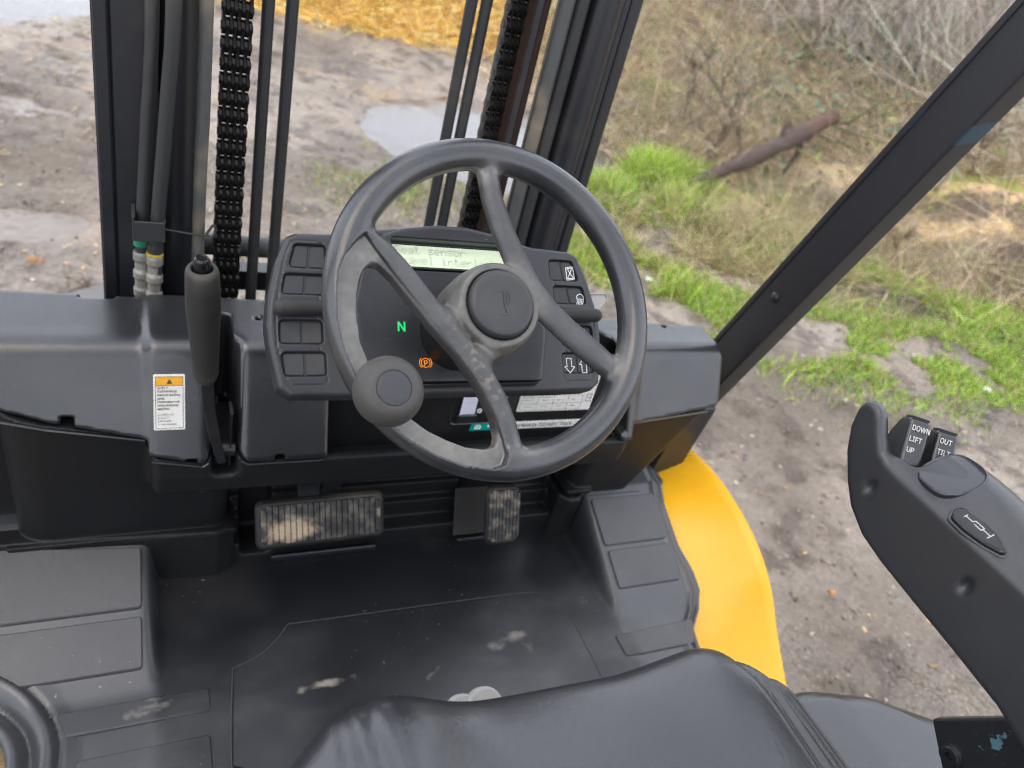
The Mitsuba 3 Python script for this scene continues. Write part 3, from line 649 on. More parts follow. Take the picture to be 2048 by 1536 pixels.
# symbols on the right-hand keys
def arc(cx, cy, r, a0, a1, n=12): return [(cx + r * math.cos(math.radians(a)), cy + r * math.sin(math.radians(a))) for a in np.linspace(a0, a1, n)]
sym = []
sym.append([[(170.5, 78), (182, 80), (181, 97), (170.5, 95), (170.5, 78)], [(172, 80), (180, 95), (172.5, 94), (180.5, 81), (172, 80)]])
lamp = arc(188, 54.5, 5.2, -20, 200)
sym.append([lamp + [lamp[0]]] + [[(183.5 + 2.3 * i, 51), (182 + 2.2 * i, 45.5)] for i in range(5)])
sym.append([arc(186, 8, 4.6, 10, 190) + [arc(186, 8, 4.6, 10, 10, 1)[0]]] + [[(190, 7.5 - 1.6 * i), (197, 2.5 - 1.6 * i)] for i in range(3)])
sym.append([[(158, -27), (165, -27), (165, -38), (169, -38), (162, -46), (154.5, -38), (158, -38), (158, -27)]])
sym.append([[(180, -46), (187, -46), (187, -35), (191, -35), (184, -27), (176.5, -35), (180, -35), (180, -46)]])
for s in sym:
    put(f'{IC}__key_symbol', move(strokes([mm(q) for q in s], 0.0009, 0.0003, -0.0036), CM), 'white_print', smooth=False)
for t, x, y in (('2', 185.5, 38.5), ('3', 186, -8.5), ('4', 159.5, -46.0 - 4.2), ('5', 181.5, -50.2)):
    m = text_mesh(t, 0.0036, 0.0003); m.apply_translation([x / 1000, y / 1000 + 0.0006, -0.0036])
    put(f'{IC}__key_numeral', move(m, CM), 'white_print', smooth=False)
# lit display
LCDZ = 0.0152
scene['lcd_glass'] = {'type': 'twosided', 'bsdf': {'type': 'principled', 'base_color': {'type': 'rgb', 'value': [0.52, 0.59, 0.43]}, 'roughness': 0.16, 'specular': 0.5}}
put(f'{IC}__display_screen', move(plate(mm([(-70, 78), (71, 78), (72, 105), (-74, 105)]), 0.012, LCDZ, 0.0003), CM), 'lcd_glass', 'pale green lit display with two lines of grey letters', smooth=False,
    emitter={'type': 'area', 'radiance': {'type': 'rgb', 'value': [0.05, 0.058, 0.04]}})
def dots(txt, x, y, cw, chh):
    """dot-matrix letters"""
    from PIL import Image, ImageDraw, ImageFont
    ms = []
    fnt = {'S': '01110 10001 10000 01110 00001 10001 01110', 'e': '00000 00000 01110 10001 11111 10000 01110', 'a': '00000 00000 01110 00001 01111 10001 01111', 't': '01000 01000 11100 01000 01000 01001 00110', 's': '00000 00000 01111 10000 01110 00001 11110', 'n': '00000 00000 10110 11001 10001 10001 10001',
           'o': '00000 00000 01110 10001 10001 10001 01110', 'r': '00000 00000 10110 11001 10000 10000 10000', 'T': '11111 00100 00100 00100 00100 00100 00100', 'v': '00000 00000 10001 10001 10001 01010 00100', 'l': '01100 00100 00100 00100 00100 00100 01110', 'I': '01110 00100 00100 00100 00100 00100 01110', 'i': '00100 00000 01100 00100 00100 00100 01110',
           'c': '00000 00000 01110 10000 10000 10001 01110', 'k': '10000 10000 10010 10100 11000 10100 10010'}
    V, F = [], []
    for k, ch in enumerate(txt):
        if ch == ' ': continue
        for r, row in enumerate(fnt[ch].split()):
            for c, b in enumerate(row):
                if b == '1':
                    x0, y0 = x + k * cw + c * cw / 6, y - r * chh / 7
                    w, h = cw / 6 * 0.94, chh / 7 * 0.94
                    n = len(V)
                    V += [(x0, y0 - h, LCDZ + 0.0003), (x0 + w, y0 - h, LCDZ + 0.0003), (x0 + w, y0, LCDZ + 0.0003), (x0, y0, LCDZ + 0.0003)]
                    F += [(n, n + 1, n + 2), (n, n + 2, n + 3)]
    return trimesh.Trimesh(V, F, process=False)
put(f'{IC}__display_lettering', move(cat(dots('Seat sensor', -0.0685, 0.1040, 0.0082, 0.0100), dots('Travel interlock', -0.0685, 0.0918, 0.0082, 0.0100)), CM), 'lcd_ink', smooth=False)
# tell-tales on the panel
PZ = lambda y: 0.012 + 0.010 * np.clip((y - 0.02) / 0.1, -0.6, 1) + 0.010 + 0.0003
def lit(col, k): return {'emitter': {'type': 'area', 'radiance': {'type': 'rgb', 'value': [c * k for c in col]}}}
m = text_mesh('N', 0.0105, 0.0006, True); m.apply_translation([-0.0735, 0.0, 0])
m.vertices[:, 2] += PZ(m.vertices[:, 1])
put(f'{IC}__neutral_light', move(m, CM), 'green_plastic', 'glowing green letter N', smooth=False, **lit((0.0, 0.5, 0.08), 0.16))
m = text_mesh('P', 0.0062, 0.0005, True); m.apply_translation([-0.0432, -0.0395, 0])
r = strokes([arc(-0.0405, -0.0362, 0.0053, 0, 360, 28), arc(-0.0405, -0.0362, 0.0074, -45, 45, 10), arc(-0.0405, -0.0362, 0.0074, 135, 225, 10)], 0.0010, 0.0005)
m = cat(m, r); m.vertices[:, 2] += PZ(-0.036)
put(f'{IC}__parking_brake_light', move(m, CM), 'label_orange', 'glowing red parking brake symbol, a P in a circle', smooth=False, **lit((1.0, 0.09, 0.02), 0.06))
# two stalks and the ignition tab behind the console
def stalk(s):
    a, b = np.array([s * 0.120, 0.030, 0.004]), np.array([s * 0.198, 0.0265, 0.0135])
    return lambda X, Y, Z: smin(capsule(X, Y, Z, a, b, 0.0075, 0.0088), capsule(X, Y, Z, (s * 0.12, 0.03, -0.01), (s * 0.135, 0.03, 0.002), 0.014, 0.009), 0.01)
for s, nm in ((-1, 'direction_stalk'), (1, 'light_stalk')):
    lo, hi = ((-0.215, 0.0, -0.02), (-0.10, 0.06, 0.03)) if s < 0 else ((0.10, 0.0, -0.02), (0.215, 0.06, 0.03))
    put(f'{FK}__{nm}', move(nets(stalk(s), lo, hi, 0.0018), CM), 'grip_rubber', smooth=True)
put(f'{FK}__key_tab', move(cat(plate(rpoly(mm([(205, 40), (226, 42), (241, 54), (246, 62), (243, 69), (205, 68)]), 0.004), -0.03, -0.027, 0.001), plate(mm([(222, 54), (231, 54), (231, 56), (222, 56)]), -0.027, -0.0262, 0.0002), tube(mm([(205, 67, -26), (243, 68.5, -26), (246, 62, -26)]), 0.0013, 6)), CM), 'grey_cast', 'grey key tab sticking out behind the console')

# steering wheel
RB = 0.165
AP_ = mm([(-141, 66), (-124, 52), (-104, 30), (-86, 7), (-66, -17), (-46, -42), (-28, -69), (-14, -98), (-6, -124), (-2, -146), (-2, -165)])
AW = np.array([0, 0, -.001, -.003, -.004, -.004, -.003, -.001, 0.0, 0, 0])
BP_ = mm([(3, 165), (1, 142), (4, 116), (13, 85), (26, 55), (42, 22), (60, -4), (84, -28), (112, -52), (128, -66), (146, -78)])
webo = mm([(-138, 70), (-150, 60), (-163, 45), (-171, 25), (-174, 2), (-174, -24), (-169, -51), (-157, -83), (-137, -114), (-113, -137), (-86, -154), (-58, -166), (-27, -172), (-12, -168), (-6, -156), (-9, -138), (-15, -116), (-28, -86), (-46, -55), (-67, -26), (-90, 4), (-112, 32), (-128, 54)])
webi = mm([(-126, 36), (-133, 38), (-140, 31), (-146, 20), (-150, 3), (-151, -16), (-149, -40), (-141, -64), (-126, -92), (-108, -112), (-89, -127), (-70, -137), (-51, -145), (-32, -148), (-19, -146), (-16, -136), (-18, -118), (-32, -86), (-52, -55), (-76, -26), (-101, 7), (-114, 24)])
def wheel(X, Y, Z):
    r = np.sqrt(X * X + Y * Y)
    d = np.sqrt((r - RB) ** 2 + (Z * 1.0) ** 2) - 0.0168
    web = extr(poly2(X, Y, rpoly(webo, 0.006, 3)), Z, -0.012, 0.003, 0.002)
    d = smin(d, web, 0.008)
    da, ta = chain2(X, Y, AP_)
    wa = np.interp(ta, np.linspace(0, 1, 11), AW).astype(np.float32)
    da = np.sqrt((da / 0.0130) ** 2 + ((Z - wa) / 0.0118) ** 2)
    d = smin(d, (da - 1) * 0.0115, 0.007)
    db, tb = chain2(X, Y, BP_)
    hw = np.interp(tb, [0, 0.12, 0.5, 0.85, 1], [0.0115, 0.0120, 0.0142, 0.0148, 0.0125]).astype(np.float32)
    db = np.sqrt((db / hw) ** 2 + ((Z + 0.002 + 0.005 * np.exp(-((tb - 0.5) / 0.22) ** 2)) / 0.0095) ** 2)
    d = smin(d, (db - 1) * 0.0095, 0.008)
    # hub: a tapering drum with bridges to both spokes
    hub = smax(r - np.interp(np.clip(Z, -0.09, 0), [-0.09, -0.03, -0.006, 0.0], [0.048, 0.050, 0.0475, 0.046]).astype(np.float32), np.abs(Z + 0.034) - 0.039, 0.006)
    d = smin(d, hub, 0.005)
    d = smin(d, capsule(X, Y, Z, (-0.03, 0.005, -0.02), (-0.062, -0.018, -0.006), 0.014, 0.010), 0.012)
    d = smin(d, capsule(X, Y, Z, (0.0, -0.03, -0.018), (-0.03, -0.066, -0.004), 0.014, 0.009), 0.012)
    # opening and pocket of the web
    d = cut(d, poly2(X, Y, rpoly(webi, 0.006, 3)) + 0 * Z, 0.0035)
    d = cut(d, smax(poly2(X, Y, webo) + 0.0035, 0.0045 - Z, 0.001), 0.0012)
    d = cut(d, np.maximum(r - 0.0375, -0.001 - Z), 0.0015)
    return d
SW = f'{FK}__steering_wheel'
def wheel_color(p, n, uv):
    x = p.x - WC[0]; y = (p.y - WC[1]) * WV[1] + (p.z - WC[2]) * WV[2]; w = (p.y - WC[1]) * WN[1] + (p.z - WC[2]) * WN[2]
    r = dr.sqrt(x * x + y * y)
    a = FB(p.x * 22, p.y * 22, p.z * 22, 4)
    fine = FB(p.x * 160, p.y * 160, p.z * 160, 3)
    hub = SS(0.066, 0.045, r)
    web = SS(0.177, 0.172, r) * SS(0.0065, 0.0048, w) * SS(0.02, -0.01, x) * SS(0.128, 0.138, r + 0.02 * (a - 0.5))
    spoke = SS(0.15, 0.10, r) * 0.55
    root = dr.exp(-dr.square((x + 0.002) / 0.02) - dr.square((y - 0.143) / 0.009)) + dr.exp(-dr.square((x - 0.134) / 0.012) - dr.square((y + 0.05) / 0.018)) + dr.exp(-dr.square((x - 0.015) / 0.02) - dr.square((y + 0.15) / 0.010))
    scuff = dr.exp(-dr.square(((x + 0.03) * 0.86 + (y + 0.066) * 0.5) / 0.008) - dr.square(((y + 0.075) * 0.86 - (x + 0.03) * 0.5) / 0.06))
    c = MIX((0.021, 0.022, 0.0245), (0.034, 0.0345, 0.036), SS(0.4, 0.7, a))
    c = MIX(c, (0.15, 0.14, 0.12), dr.clip(hub * (0.3 + 0.5 * fine) + spoke * (0.25 + 0.25 * a) * (0.3 + 0.5 * fine), 0, 1) * 0.75)
    c = MIX(c, (0.22, 0.205, 0.175), web * (0.5 + 0.4 * SS(0.35, 0.65, a)) * (0.45 + 0.55 * fine))
    c = MIX(c, (0.17, 0.16, 0.14), dr.clip(root, 0, 1) * (0.3 + 0.7 * fine) * 0.7)
    c = MIX(c, (0.34, 0.28, 0.2), scuff * SS(0.52, 0.7, fine) * 0.3)
    return c
def wheel_bump(p, n, uv):
    x = p.x - WC[0]; y = (p.y - WC[1]) * WV[1] + (p.z - WC[2]) * WV[2]
    r = dr.sqrt(x * x + y * y)
    return N(p.x * 800, p.y * 800, p.z * 800) * (0.2 + 0.8 * SS(0.145, 0.12, r))
bsdf('wheel_rim', wheel_color, lambda p, n, uv: 0.20 + 0.16 * FB(p.x * 18, p.y * 18, p.z * 18, 3) + 0.2 * SS(0.142, 0.12, dr.sqrt(dr.square(p.x - WC[0]) + dr.square((p.y - WC[1]) * WV[1] + (p.z - WC[2]) * WV[2]))), 0.95, wheel_bump, 2.2e-4, 4e-4)
wm = soften(nets(wheel, (-0.186, -0.186, -0.078), (0.186, 0.186, 0.02), 0.00155), 2)
put(SW, move(wm, WM), 'wheel_rim', 'worn black steering wheel with two curved spokes and a dusty web', smooth=True)
bsdf('horn_rubber', dusty((0.033, 0.0335, 0.035), (0.1, 0.095, 0.085), 0.4, 0.85, amount=0.5, speck=0.95), 0.42, 0.5, grain(800), 7e-5, 4e-4)
prof = [(0, 0.0098), (0.010, 0.0102), (0.02, 0.0114), (0.028, 0.0124), (0.0325, 0.0120), (0.0352, 0.0102), (0.0363, 0.0068), (0.0365, -0.004), (0, -0.004)]
put(f'{SW}__horn_cap', move(lathe(prof, 72), WM), 'horn_rubber', 'round black horn cap with an embossed horn mark', smooth=50)
emb = [[(-0.011, 0.010), (-0.006, 0.0125), (0.0, 0.012)], [(0.001, 0.013), (0.001, 0.004), (0.0015, -0.004), (0.004, -0.012)], [(0.001, 0.0125), (0.005, 0.012), (0.0075, 0.008), (0.0075, 0.003), (0.005, -0.0005), (0.0015, -0.0015)], [(0.003, 0.009), (0.0045, 0.005), (0.003, 0.001)], [(-0.002, -0.0125), (0.004, -0.012), (0.009, -0.0085)]]
em = strokes([smooth_curve(e, 12) if len(e) > 2 else e for e in emb], 0.0011, 0.0014, 0.0097)
em.vertices[:, :2] = em.vertices[:, :2] + [0.001, 0.0]
put(f'{SW}__horn_mark', move(em, WM), 'horn_rubber', smooth=False)
KM = frame(WC + WM[:3, :3] @ np.array([-0.134, -0.093, 0.003]), WU, WV, WN)
bsdf('knob_rubber', dusty((0.055, 0.052, 0.048), (0.14, 0.13, 0.11), 0.5, 0.9, amount=0.4, speck=0.96), 0.5, 0.5, grain(600), 6e-5, 4e-4)
put(f'{SW}__spinner_knob', move(lathe([(0, -0.002), (0.018, -0.002), (0.0185, 0.003), (0.016, 0.008), (0.020, 0.013), (0.028, 0.019), (0.0318, 0.026), (0.0325, 0.032), (0.0315, 0.039), (0.0285, 0.0455), (0.0235, 0.0495), (0.0185, 0.051), (0.0165, 0.0508), (0.0163, 0.0495), (0, 0.0495)], 72), KM), 'knob_rubber', 'round grey spinner knob', smooth=50)
bsdf('knob_pad', (0.04, 0.041, 0.046), 0.45, 0.5, lambda p, n, uv: FB(p.x * 420, p.y * 420, p.z * 420, 2), 9e-4, 5e-4)
put(f'{SW}__knob_cap', move(lathe([(0, 0.0512), (0.013, 0.0511), (0.0155, 0.0504), (0.0158, 0.049), (0, 0.049)], 48), KM), 'knob_pad', smooth=40)
# column under the wheel and down to the floor
put(f'{FK}__steering_column', cat(move(lathe([(0, -0.16), (0.046, -0.16), (0.046, -0.12), (0.044, -0.07), (0, -0.07)], 40), WM), tube([WC - 0.17 * WN, WC - 0.42 * WN], 0.05, 24)), 'cowl_plastic', smooth=40)

# ------------------------------------------------------------------ mast
def channel(key, x0, x1, y0, y1, inside, mat='steel_black', label=None):
    """upright rail: web at the outer side, two flanges pointing inside"""
    t = 0.02
    w = box((x0, y0, 0.25), (x0 + t, y1, 3.1), 0.003) if inside > 0 else box((x1 - t, y0, 0.25), (x1, y1, 3.1), 0.003)
    a, b = (x0 + t - 0.001, x1) if inside > 0 else (x0, x1 - t + 0.001)
    put(key, cat(w, box((a, y0 + 0.002, 0.25), (b, y0 + t, 3.1), 0.004), box((a, y1 - t, 0.25), (b, y1 - 0.002, 3.1), 0.004)), mat, label)
MR = f'{FK}__mast_rail'
channel(MR, -0.057, 0.020, 1.150, 1.30, 1)
channel(MR, 0.640, 0.717, 1.150, 1.30, -1)
put(f'{FK}__mast_inner_rail', box((0.074, 1.20, 0.3), (0.0835, 1.33, 3.1), 0.002), 'steel_black')
put(f'{FK}__mast_inner_rail', box((0.562, 1.19, 0.3), (0.580, 1.33, 3.1), 0.003), 'rusty_steel', 'rusty brown inner mast rail')
put(f'{FK}__mast_inner_rail', box((0.556, 1.184, 0.3), (0.566, 1.194, 3.1), 0.002), 'steel_black')
put(f'{FK}__lift_cylinder', tube([(0.043, 1.195, 0.3), (0.043, 1.195, 3.0)], 0.032, 28), 'steel_black', smooth=40)
put(f'{FK}__lift_cylinder', tube([(0.662, 1.17, 0.3), (0.662, 1.17, 3.0)], 0.03, 28), 'steel_black', smooth=40)
put(f'{FK}__mast_crossbar', tube([(0.075, 1.31, 1.122), (0.57, 1.31, 1.122)], 0.0185, 20), 'hose_worn', smooth=40)
put(f'{FK}__mast_crossbar', box((0.085, 1.29, 1.045), (0.57, 1.33, 1.082)), 'steel_black')
HO = f'{FK}__hydraulic_hose'
def hose(pts, r, mat, label=None): return put(HO, tube(smooth_curve(pts, 40), r, 14), mat, label, smooth=50)
hose([(0.016, 1.128, 2.9), (0.015, 1.128, 2.2), (0.0135, 1.128, 1.56), (0.006, 1.128, 1.40), (-0.001, 1.126, 1.27), (-0.004, 1.126, 1.19), (-0.006, 1.127, 1.0)], 0.0088, 'hose_rubber')
hose([(0.046, 1.112, 2.9), (0.043, 1.112, 2.2), (0.038, 1.112, 1.58), (0.030, 1.112, 1.42), (0.019, 1.113, 1.27), (0.014, 1.114, 1.19), (0.009, 1.116, 1.0)], 0.0098, 'hose_rubber')
hose([(0.078, 1.135, 2.9), (0.0765, 1.135, 1.54), (0.0735, 1.135, 1.3), (0.0725, 1.135, 1.0)], 0.0090, 'hose_worn', 'grey hydraulic hose with tan wear along its side')
for x in (0.165, 0.1985): hose([(x, 1.25, 2.9), (x + 0.001, 1.25, 1.9), (x + 0.004, 1.25, 1.0)], 0.0092, 'hose_rubber')
for x in (0.470, 0.495): hose([(x, 1.25, 2.9), (x + 0.001, 1.25, 1.9), (x + 0.004, 1.25, 1.0)], 0.0095, 'hose_rubber')
hose([(0.594, 1.165, 2.9), (0.594, 1.165, 1.6), (0.597, 1.165, 1.0)], 0.0115, 'hose_worn')
hose([(0.617, 1.16, 2.9), (0.617, 1.16, 1.6), (0.619, 1.16, 1.0)], 0.0105, 'hose_rubber')
# hose ends: crimp sleeves and colour rings
for (x, y), (x2, y2) in (((-0.0042, 1.126), (-0.006, 1.127)), ((0.0133, 1.114), (0.009, 1.116))):
    zs = [1.192, 1.172, 1.168, 1.152, 1.149, 1.134, 1.130, 1.10]
    rs = [0.0125, 0.0135, 0.0115, 0.0140, 0.0118, 0.0140, 0.0120, 0.0128]
    p = np.array([[np.interp(z, [1.0, 1.19], [x2, x]), y, z] for z in np.linspace(1.193, 1.09, 40)])
    put(f'{HO}_fitting', tube(p, 0.0108 + 0.0010 * np.sign(np.sin(np.linspace(0, 22, 40))), 14), 'fitting', 'pale crimped hose fitting', smooth=40)
put(f'{HO}__colour_ring', tube([(0.0142, 1.114, 1.212), (0.0138, 1.114, 1.200)], 0.0113, 14), 'hose_rubber')
put(f'{HO}__colour_ring', tube([(-0.0042, 1.126, 1.212), (-0.0045, 1.126, 1.203)], 0.0108, 14), 'green_plastic')
put(f'{HO}__colour_ring', tube([(0.0133, 1.114, 1.198), (0.0132, 1.114, 1.194)], 0.0118, 14), 'yellow_plastic')
put(f'{FK}__hose_clip', cat(move(plate(rpoly([(-0.014, 0), (0.026, 0), (0.026, 0.030), (-0.014, 0.030)], 0.003), 0, 0.003, 0.0008), frame([0.0, 1.100, 1.222], [1, 0, 0.0], [0, 0, 1], [0, -1, 0])), box((-0.0155, 1.097, 1.222), (-0.0125, 1.145, 1.258)), box((0.024, 1.097, 1.222), (0.027, 1.12, 1.252)), tube([(0.026, 1.115, 1.235), (0.06, 1.118, 1.229), (0.088, 1.122, 1.226)], 0.0016, 6), tube(smooth_curve([(0.083, 1.122, 1.228), (0.093, 1.125, 1.242), (0.096, 1.125, 1.232), (0.09, 1.125, 1.218)], 16), 0.002, 6)), 'hose_rubber')
# leaf chains
def link(width, pitch, n, skip):
    ms = []
    for i in range(n):
        if i % 2 == skip:
            out = []
            for cy, a0 in ((pitch, 0), (0, 180)):
                out += arc(0, cy, 0.0119, a0, a0 + 180, 9)
            p = np.array(out)
            w = np.where(np.abs(p[:, 1] - pitch / 2) < 0.2 * pitch, 1, 1)
            mid = [(-0.0105, pitch / 2)]
            p = np.vstack([p[:9], [(-0.0085, pitch * 0.5)], p[9:], [(0.0085, pitch * 0.5)]])
            m = plate(p, 0, width / n * 0.90, 0.0005)
            ms.append(move(m, frame([-width / 2 + i * width / n, 0, 0], [0, 1, 0], [0, 0, 1], [1, 0, 0])))
    ms.append(tube([(-width / 2 - 0.001, 0, 0), (width / 2 + 0.001, 0, 0)], 0.0062, 10))
    return cat(*ms)
for cx, y, w in ((0.125, 1.245, 0.042), (0.551, 1.245, 0.040)):
    CH = put(f'{FK}__lift_chain', tube([(cx, y + 0.004, 0.95), (cx, y + 0.004, 2.9)], 0.0022, 8), 'chain_steel', 'greasy black leaf chain of the mast')
    kinds = [mikit.ply(link(w, 0.0255, 8, s), 'chain_steel', smooth=30) for s in (0, 1)]
    for i in range(42):
        put(f'{CH}__link', kinds[i % 2], None, to_world=T().translate([cx, y, 1.04 + 0.0255 * i]))

# ------------------------------------------------------------------ overhead guard
def gy(z): return 1.021 - 0.365 * (z - 1.187)
def gpost(x0, x1, dep, z0, z1):
    t = np.array([0, -0.365, 1.0]); t /= np.linalg.norm(t)
    s = np.array([0, -1.0, -0.365]); s /= np.linalg.norm(s)
    c = rpoly([(x0, 0.0), (x1, 0.0), (x1, dep), (x0, dep)], 0.006, 4)
    n, L = len(c), (z1 - z0) / t[2]
    base = np.array([0, gy(z0), z0])
    V = np.vstack([base + np.outer(c[:, 0], [1, 0, 0]) + np.outer(c[:, 1], s), base + t * L + np.outer(c[:, 0], [1, 0, 0]) + np.outer(c[:, 1], s)])
    i = np.arange(n); j = (i + 1) % n
    F = np.vstack([np.stack([i, j, j + n], 1), np.stack([i, j + n, i + n], 1), np.stack([0 * i[2:], i[1:-1], i[2:]], 1)[:, ::-1], np.stack([0 * i[2:], i[1:-1], i[2:]], 1) + n])
    m = trimesh.Trimesh(V, F, process=False)
    if m.volume < 0: m.invert()
    return m
GP = f'{FK}__overhead_guard'
z1 = 2.62
put(f'{GP}__pillar', cat(gpost(1.06, 1.105, 0.088, 0.72, z1), gpost(1.075, 1.135, 0.060, 0.72, z1), gpost(1.057, 1.062, 0.012, 0.72, z1)), 'pillar_paint', 'black sloping front pillar on the right of the cab')
put(f'{GP}__pillar', cat(gpost(-0.45, -0.405, 0.088, 0.72, z1), gpost(-0.475, -0.415, 0.060, 0.72, z1)), 'steel_black')
pb = np.array([1.0575, gy(1.27) - 0.038, 1.268 - 0.014])
put(f'{GP}__bolt', move(lathe([(0, 0), (0.010, 0), (0.0095, 0.004), (0.006, 0.0065), (0, 0.007)], 24), frame(pb + [0.003, 0, 0], [0, 1, 0], [0, 0, -1], [-1, 0, 0])), 'steel_black', smooth=40)
yf = gy(z1)
put(f'{GP}__roof_frame', cat(box((-0.475, yf - 0.07, z1), (1.135, yf, z1 + 0.06)), box((-0.475, -0.95, z1), (1.135, -0.88, z1 + 0.06)), box((-0.475, -0.88, z1), (-0.415, yf - 0.07, z1 + 0.06)), box((1.075, -0.88, z1), (1.135, yf - 0.07, z1 + 0.06)), box((-0.475, -0.95, 0.7), (-0.40, -0.88, z1)), box((1.06, -0.95, 0.7), (1.135, -0.88, z1))), 'steel_black')
for i in range(6):
    y = -0.70 + i * 0.19
    put(f'{GP}__roof_bar', box((-0.414, y, z1 + 0.01), (1.074, y + 0.03, z1 + 0.05)), 'steel_black')

# ------------------------------------------------------------------ body: fender, chassis, tyre, hood
def fender_mesh():
    # outer arch edge and inner edge, both running back from the tip
    t = np.linspace(0, 1, 46)
    oy = np.interp(t, [0, .12, .3, .5, .68, .85, 1], [1.02, 0.97, 0.89, 0.789, 0.693, 0.60, 0.38])
    oz = np.interp(t, [0, .12, .3, .5, .68, .85, 1], [0.835, 0.842, 0.838, 0.820, 0.778, 0.684, 0.50])
    oy, oz = (np.convolve(np.pad(a, 3, 'edge'), np.ones(7) / 7, 'valid') for a in (oy, oz))
    oz = np.convolve(np.pad(oz, 3, 'edge'), np.ones(7) / 7, 'valid')
    ix = np.full(46, 0.90)
    iz = np.interp(oy, [0.3, 0.5, 0.6, 0.7, 0.8, 0.88, 0.95, 1.03], [0.50, 0.60, 0.635, 0.655, 0.70, 0.735, 0.755, 0.76])
    iz = np.convolve(np.pad(iz, 4, 'edge'), np.ones(9) / 9, 'valid')
    s = np.linspace(0, 1, 14)
    ox = np.interp(oy, [0.3, 0.9, 1.0, 1.03], [1.098, 1.098, 1.092, 1.08])
    V = []
    for k in range(46):
        for q in s:
            z = iz[k] + (oz[k] - iz[k]) * q ** 1.5
            V.append((ix[k] + (ox[k] - ix[k]) * q, oy[k], z))
        V += [(ox[k] + 0.006, oy[k], oz[k] - 0.004), (ox[k] + 0.008, oy[k], oz[k] - 0.012), (ox[k] + 0.007, oy[k], oz[k] - 0.05)]
    n = len(s) + 3
    i, j = np.meshgrid(np.arange(45), np.arange(n - 1), indexing='ij')
    q = np.stack([i * n + j, i * n + j + 1, (i + 1) * n + j + 1, (i + 1) * n + j], -1).reshape(-1, 4)
    F = np.vstack([q[:, [0, 2, 1]], q[:, [0, 3, 2]]])
    V = np.array(V)
    # give it thickness
    m = len(V)
    V2 = V + [0, 0, -0.012]
    return trimesh.Trimesh(np.vstack([V, V2]), np.vstack([F, F[:, ::-1] + m]), process=False)
put(f'{FK}__front_fender', fender_mesh(), 'yellow_paint', 'glossy yellow front fender on the right', smooth=60)
put(f'{FK}__step_panel', box((-0.40, 0.50, 0.63), (-0.12, 0.82, 0.652)), 'yellow_paint', 'yellow bodywork showing through the round rubber boot at the left')
put(f'{FK}__chassis', cat(box((-0.38, -1.0, 0.15), (0.89, 0.9, 0.62)), box((-0.3, 0.9, 0.2), (0.95, 1.14, 0.68)), box((-0.36, -1.0, 0.62), (0.86, -0.02, 0.86))), 'steel_black')
def tyre(x0, x1, y, r):
    m = lathe([(0.16, 0), (r - 0.03, 0), (r - 0.006, 0.012), (r, 0.03), (r, x1 - x0 - 0.03), (r - 0.006, x1 - x0 - 0.012), (r - 0.03, x1 - x0), (0.16, x1 - x0)], 56)
    return move(m, frame([x0, y, r], [0, 1, 0], [0, 0, 1], [1, 0, 0]))
for x0, x1 in ((0.90, 1.085), (-0.43, -0.245)):
    k = put(f'{FK}__front_wheel', tyre(x0, x1, 0.92, 0.33), 'tyre_rubber', smooth=30)
    put(f'{k}__rim', tube([(x0 + 0.02, 0.92, 0.33), (x1 - 0.02, 0.92, 0.33)], 0.162, 36), 'yellow_paint', smooth=30)
# rounded black side cover beside the seat
def hood(X, Y, Z):
    pr = poly2(X, Y, rpoly([(0.62, -0.5), (0.62, 0.33), (0.70, 0.378), (0.80, 0.375), (0.90, 0.348), (1.02, 0.275), (1.02, -0.5)], 0.04, 5))
    return smax(smax(pr, Z - 0.975 + 0.08 * np.clip(X - 0.83, 0, 1), 0.035), 0.6 - Z, 0.01)
put(f'{FK}__side_cover', nets(hood, (0.60, -0.3, 0.59), (1.04, 0.4, 1.0), 0.008), 'plastic', 'rounded black side cover beside the seat', smooth=True)

# ------------------------------------------------------------------ seat
def seat(X, Y, Z):
    cx = X - 0.352
    top = 1.160 + 0.008 * np.exp(-((X - 0.525) / 0.06) ** 2) + 0.030 * np.exp(-((X - 0.18) / 0.055) ** 2)
    top = top + 0.0 * Y - 0.25 * np.clip(Y - 0.26, 0, 1) ** 2 * 4 - 0.02 * np.clip(0.3 - Y, 0, 0.4)
    out = poly2(X, Y, rpoly([(0.052, -0.16), (0.056, 0.30), (0.135, 0.375), (0.27, 0.366), (0.42, 0.362), (0.54, 0.372), (0.61, 0.30), (0.628, -0.16)], [0.03, 0.06, 0.05, 0.1, 0.1, 0.06, 0.06, 0.03], 6))
    d = smax(out, Z - top, 0.055)
    # sewn grooves between seat panel and bolsters
    for px in (smooth_curve([(0.170, 0.40), (0.158, 0.33), (0.165, 0.2), (0.17, -0.2)], 24), smooth_curve([(0.545, 0.40), (0.556, 0.30), (0.556, 0.2), (0.55, -0.2)], 24), smooth_curve([(0.150, 0.40), (0.138, 0.31), (0.143, 0.2), (0.145, -0.2)], 24), smooth_curve([(0.575, 0.37), (0.580, 0.28), (0.582, 0.2), (0.58, -0.2)], 24)):
        g, _ = chain2(X[:, :, :1], Y[:, :, :1], px)
        d = d + (0.0028 if px[0, 0] < 0.3 else 0.005) * np.exp(-(g / (0.008 if px[0, 0] < 0.3 else 0.006)) ** 2).astype(np.float32)
    d = d + 0.0 * (np.sin(Y * 90 + 3 * np.sin(X * 20)) * np.exp(-((X - 0.15) / 0.03) ** 2))
    d = smax(d, 0.98 - Z, 0.02)
    return d
put(f'{FK}__seat_cushion', nets(seat, (0.04, -0.17, 0.965), (0.645, 0.40, 1.20), 0.0036), 'seat_vinyl', 'creased black vinyl seat cushion', smooth=True)
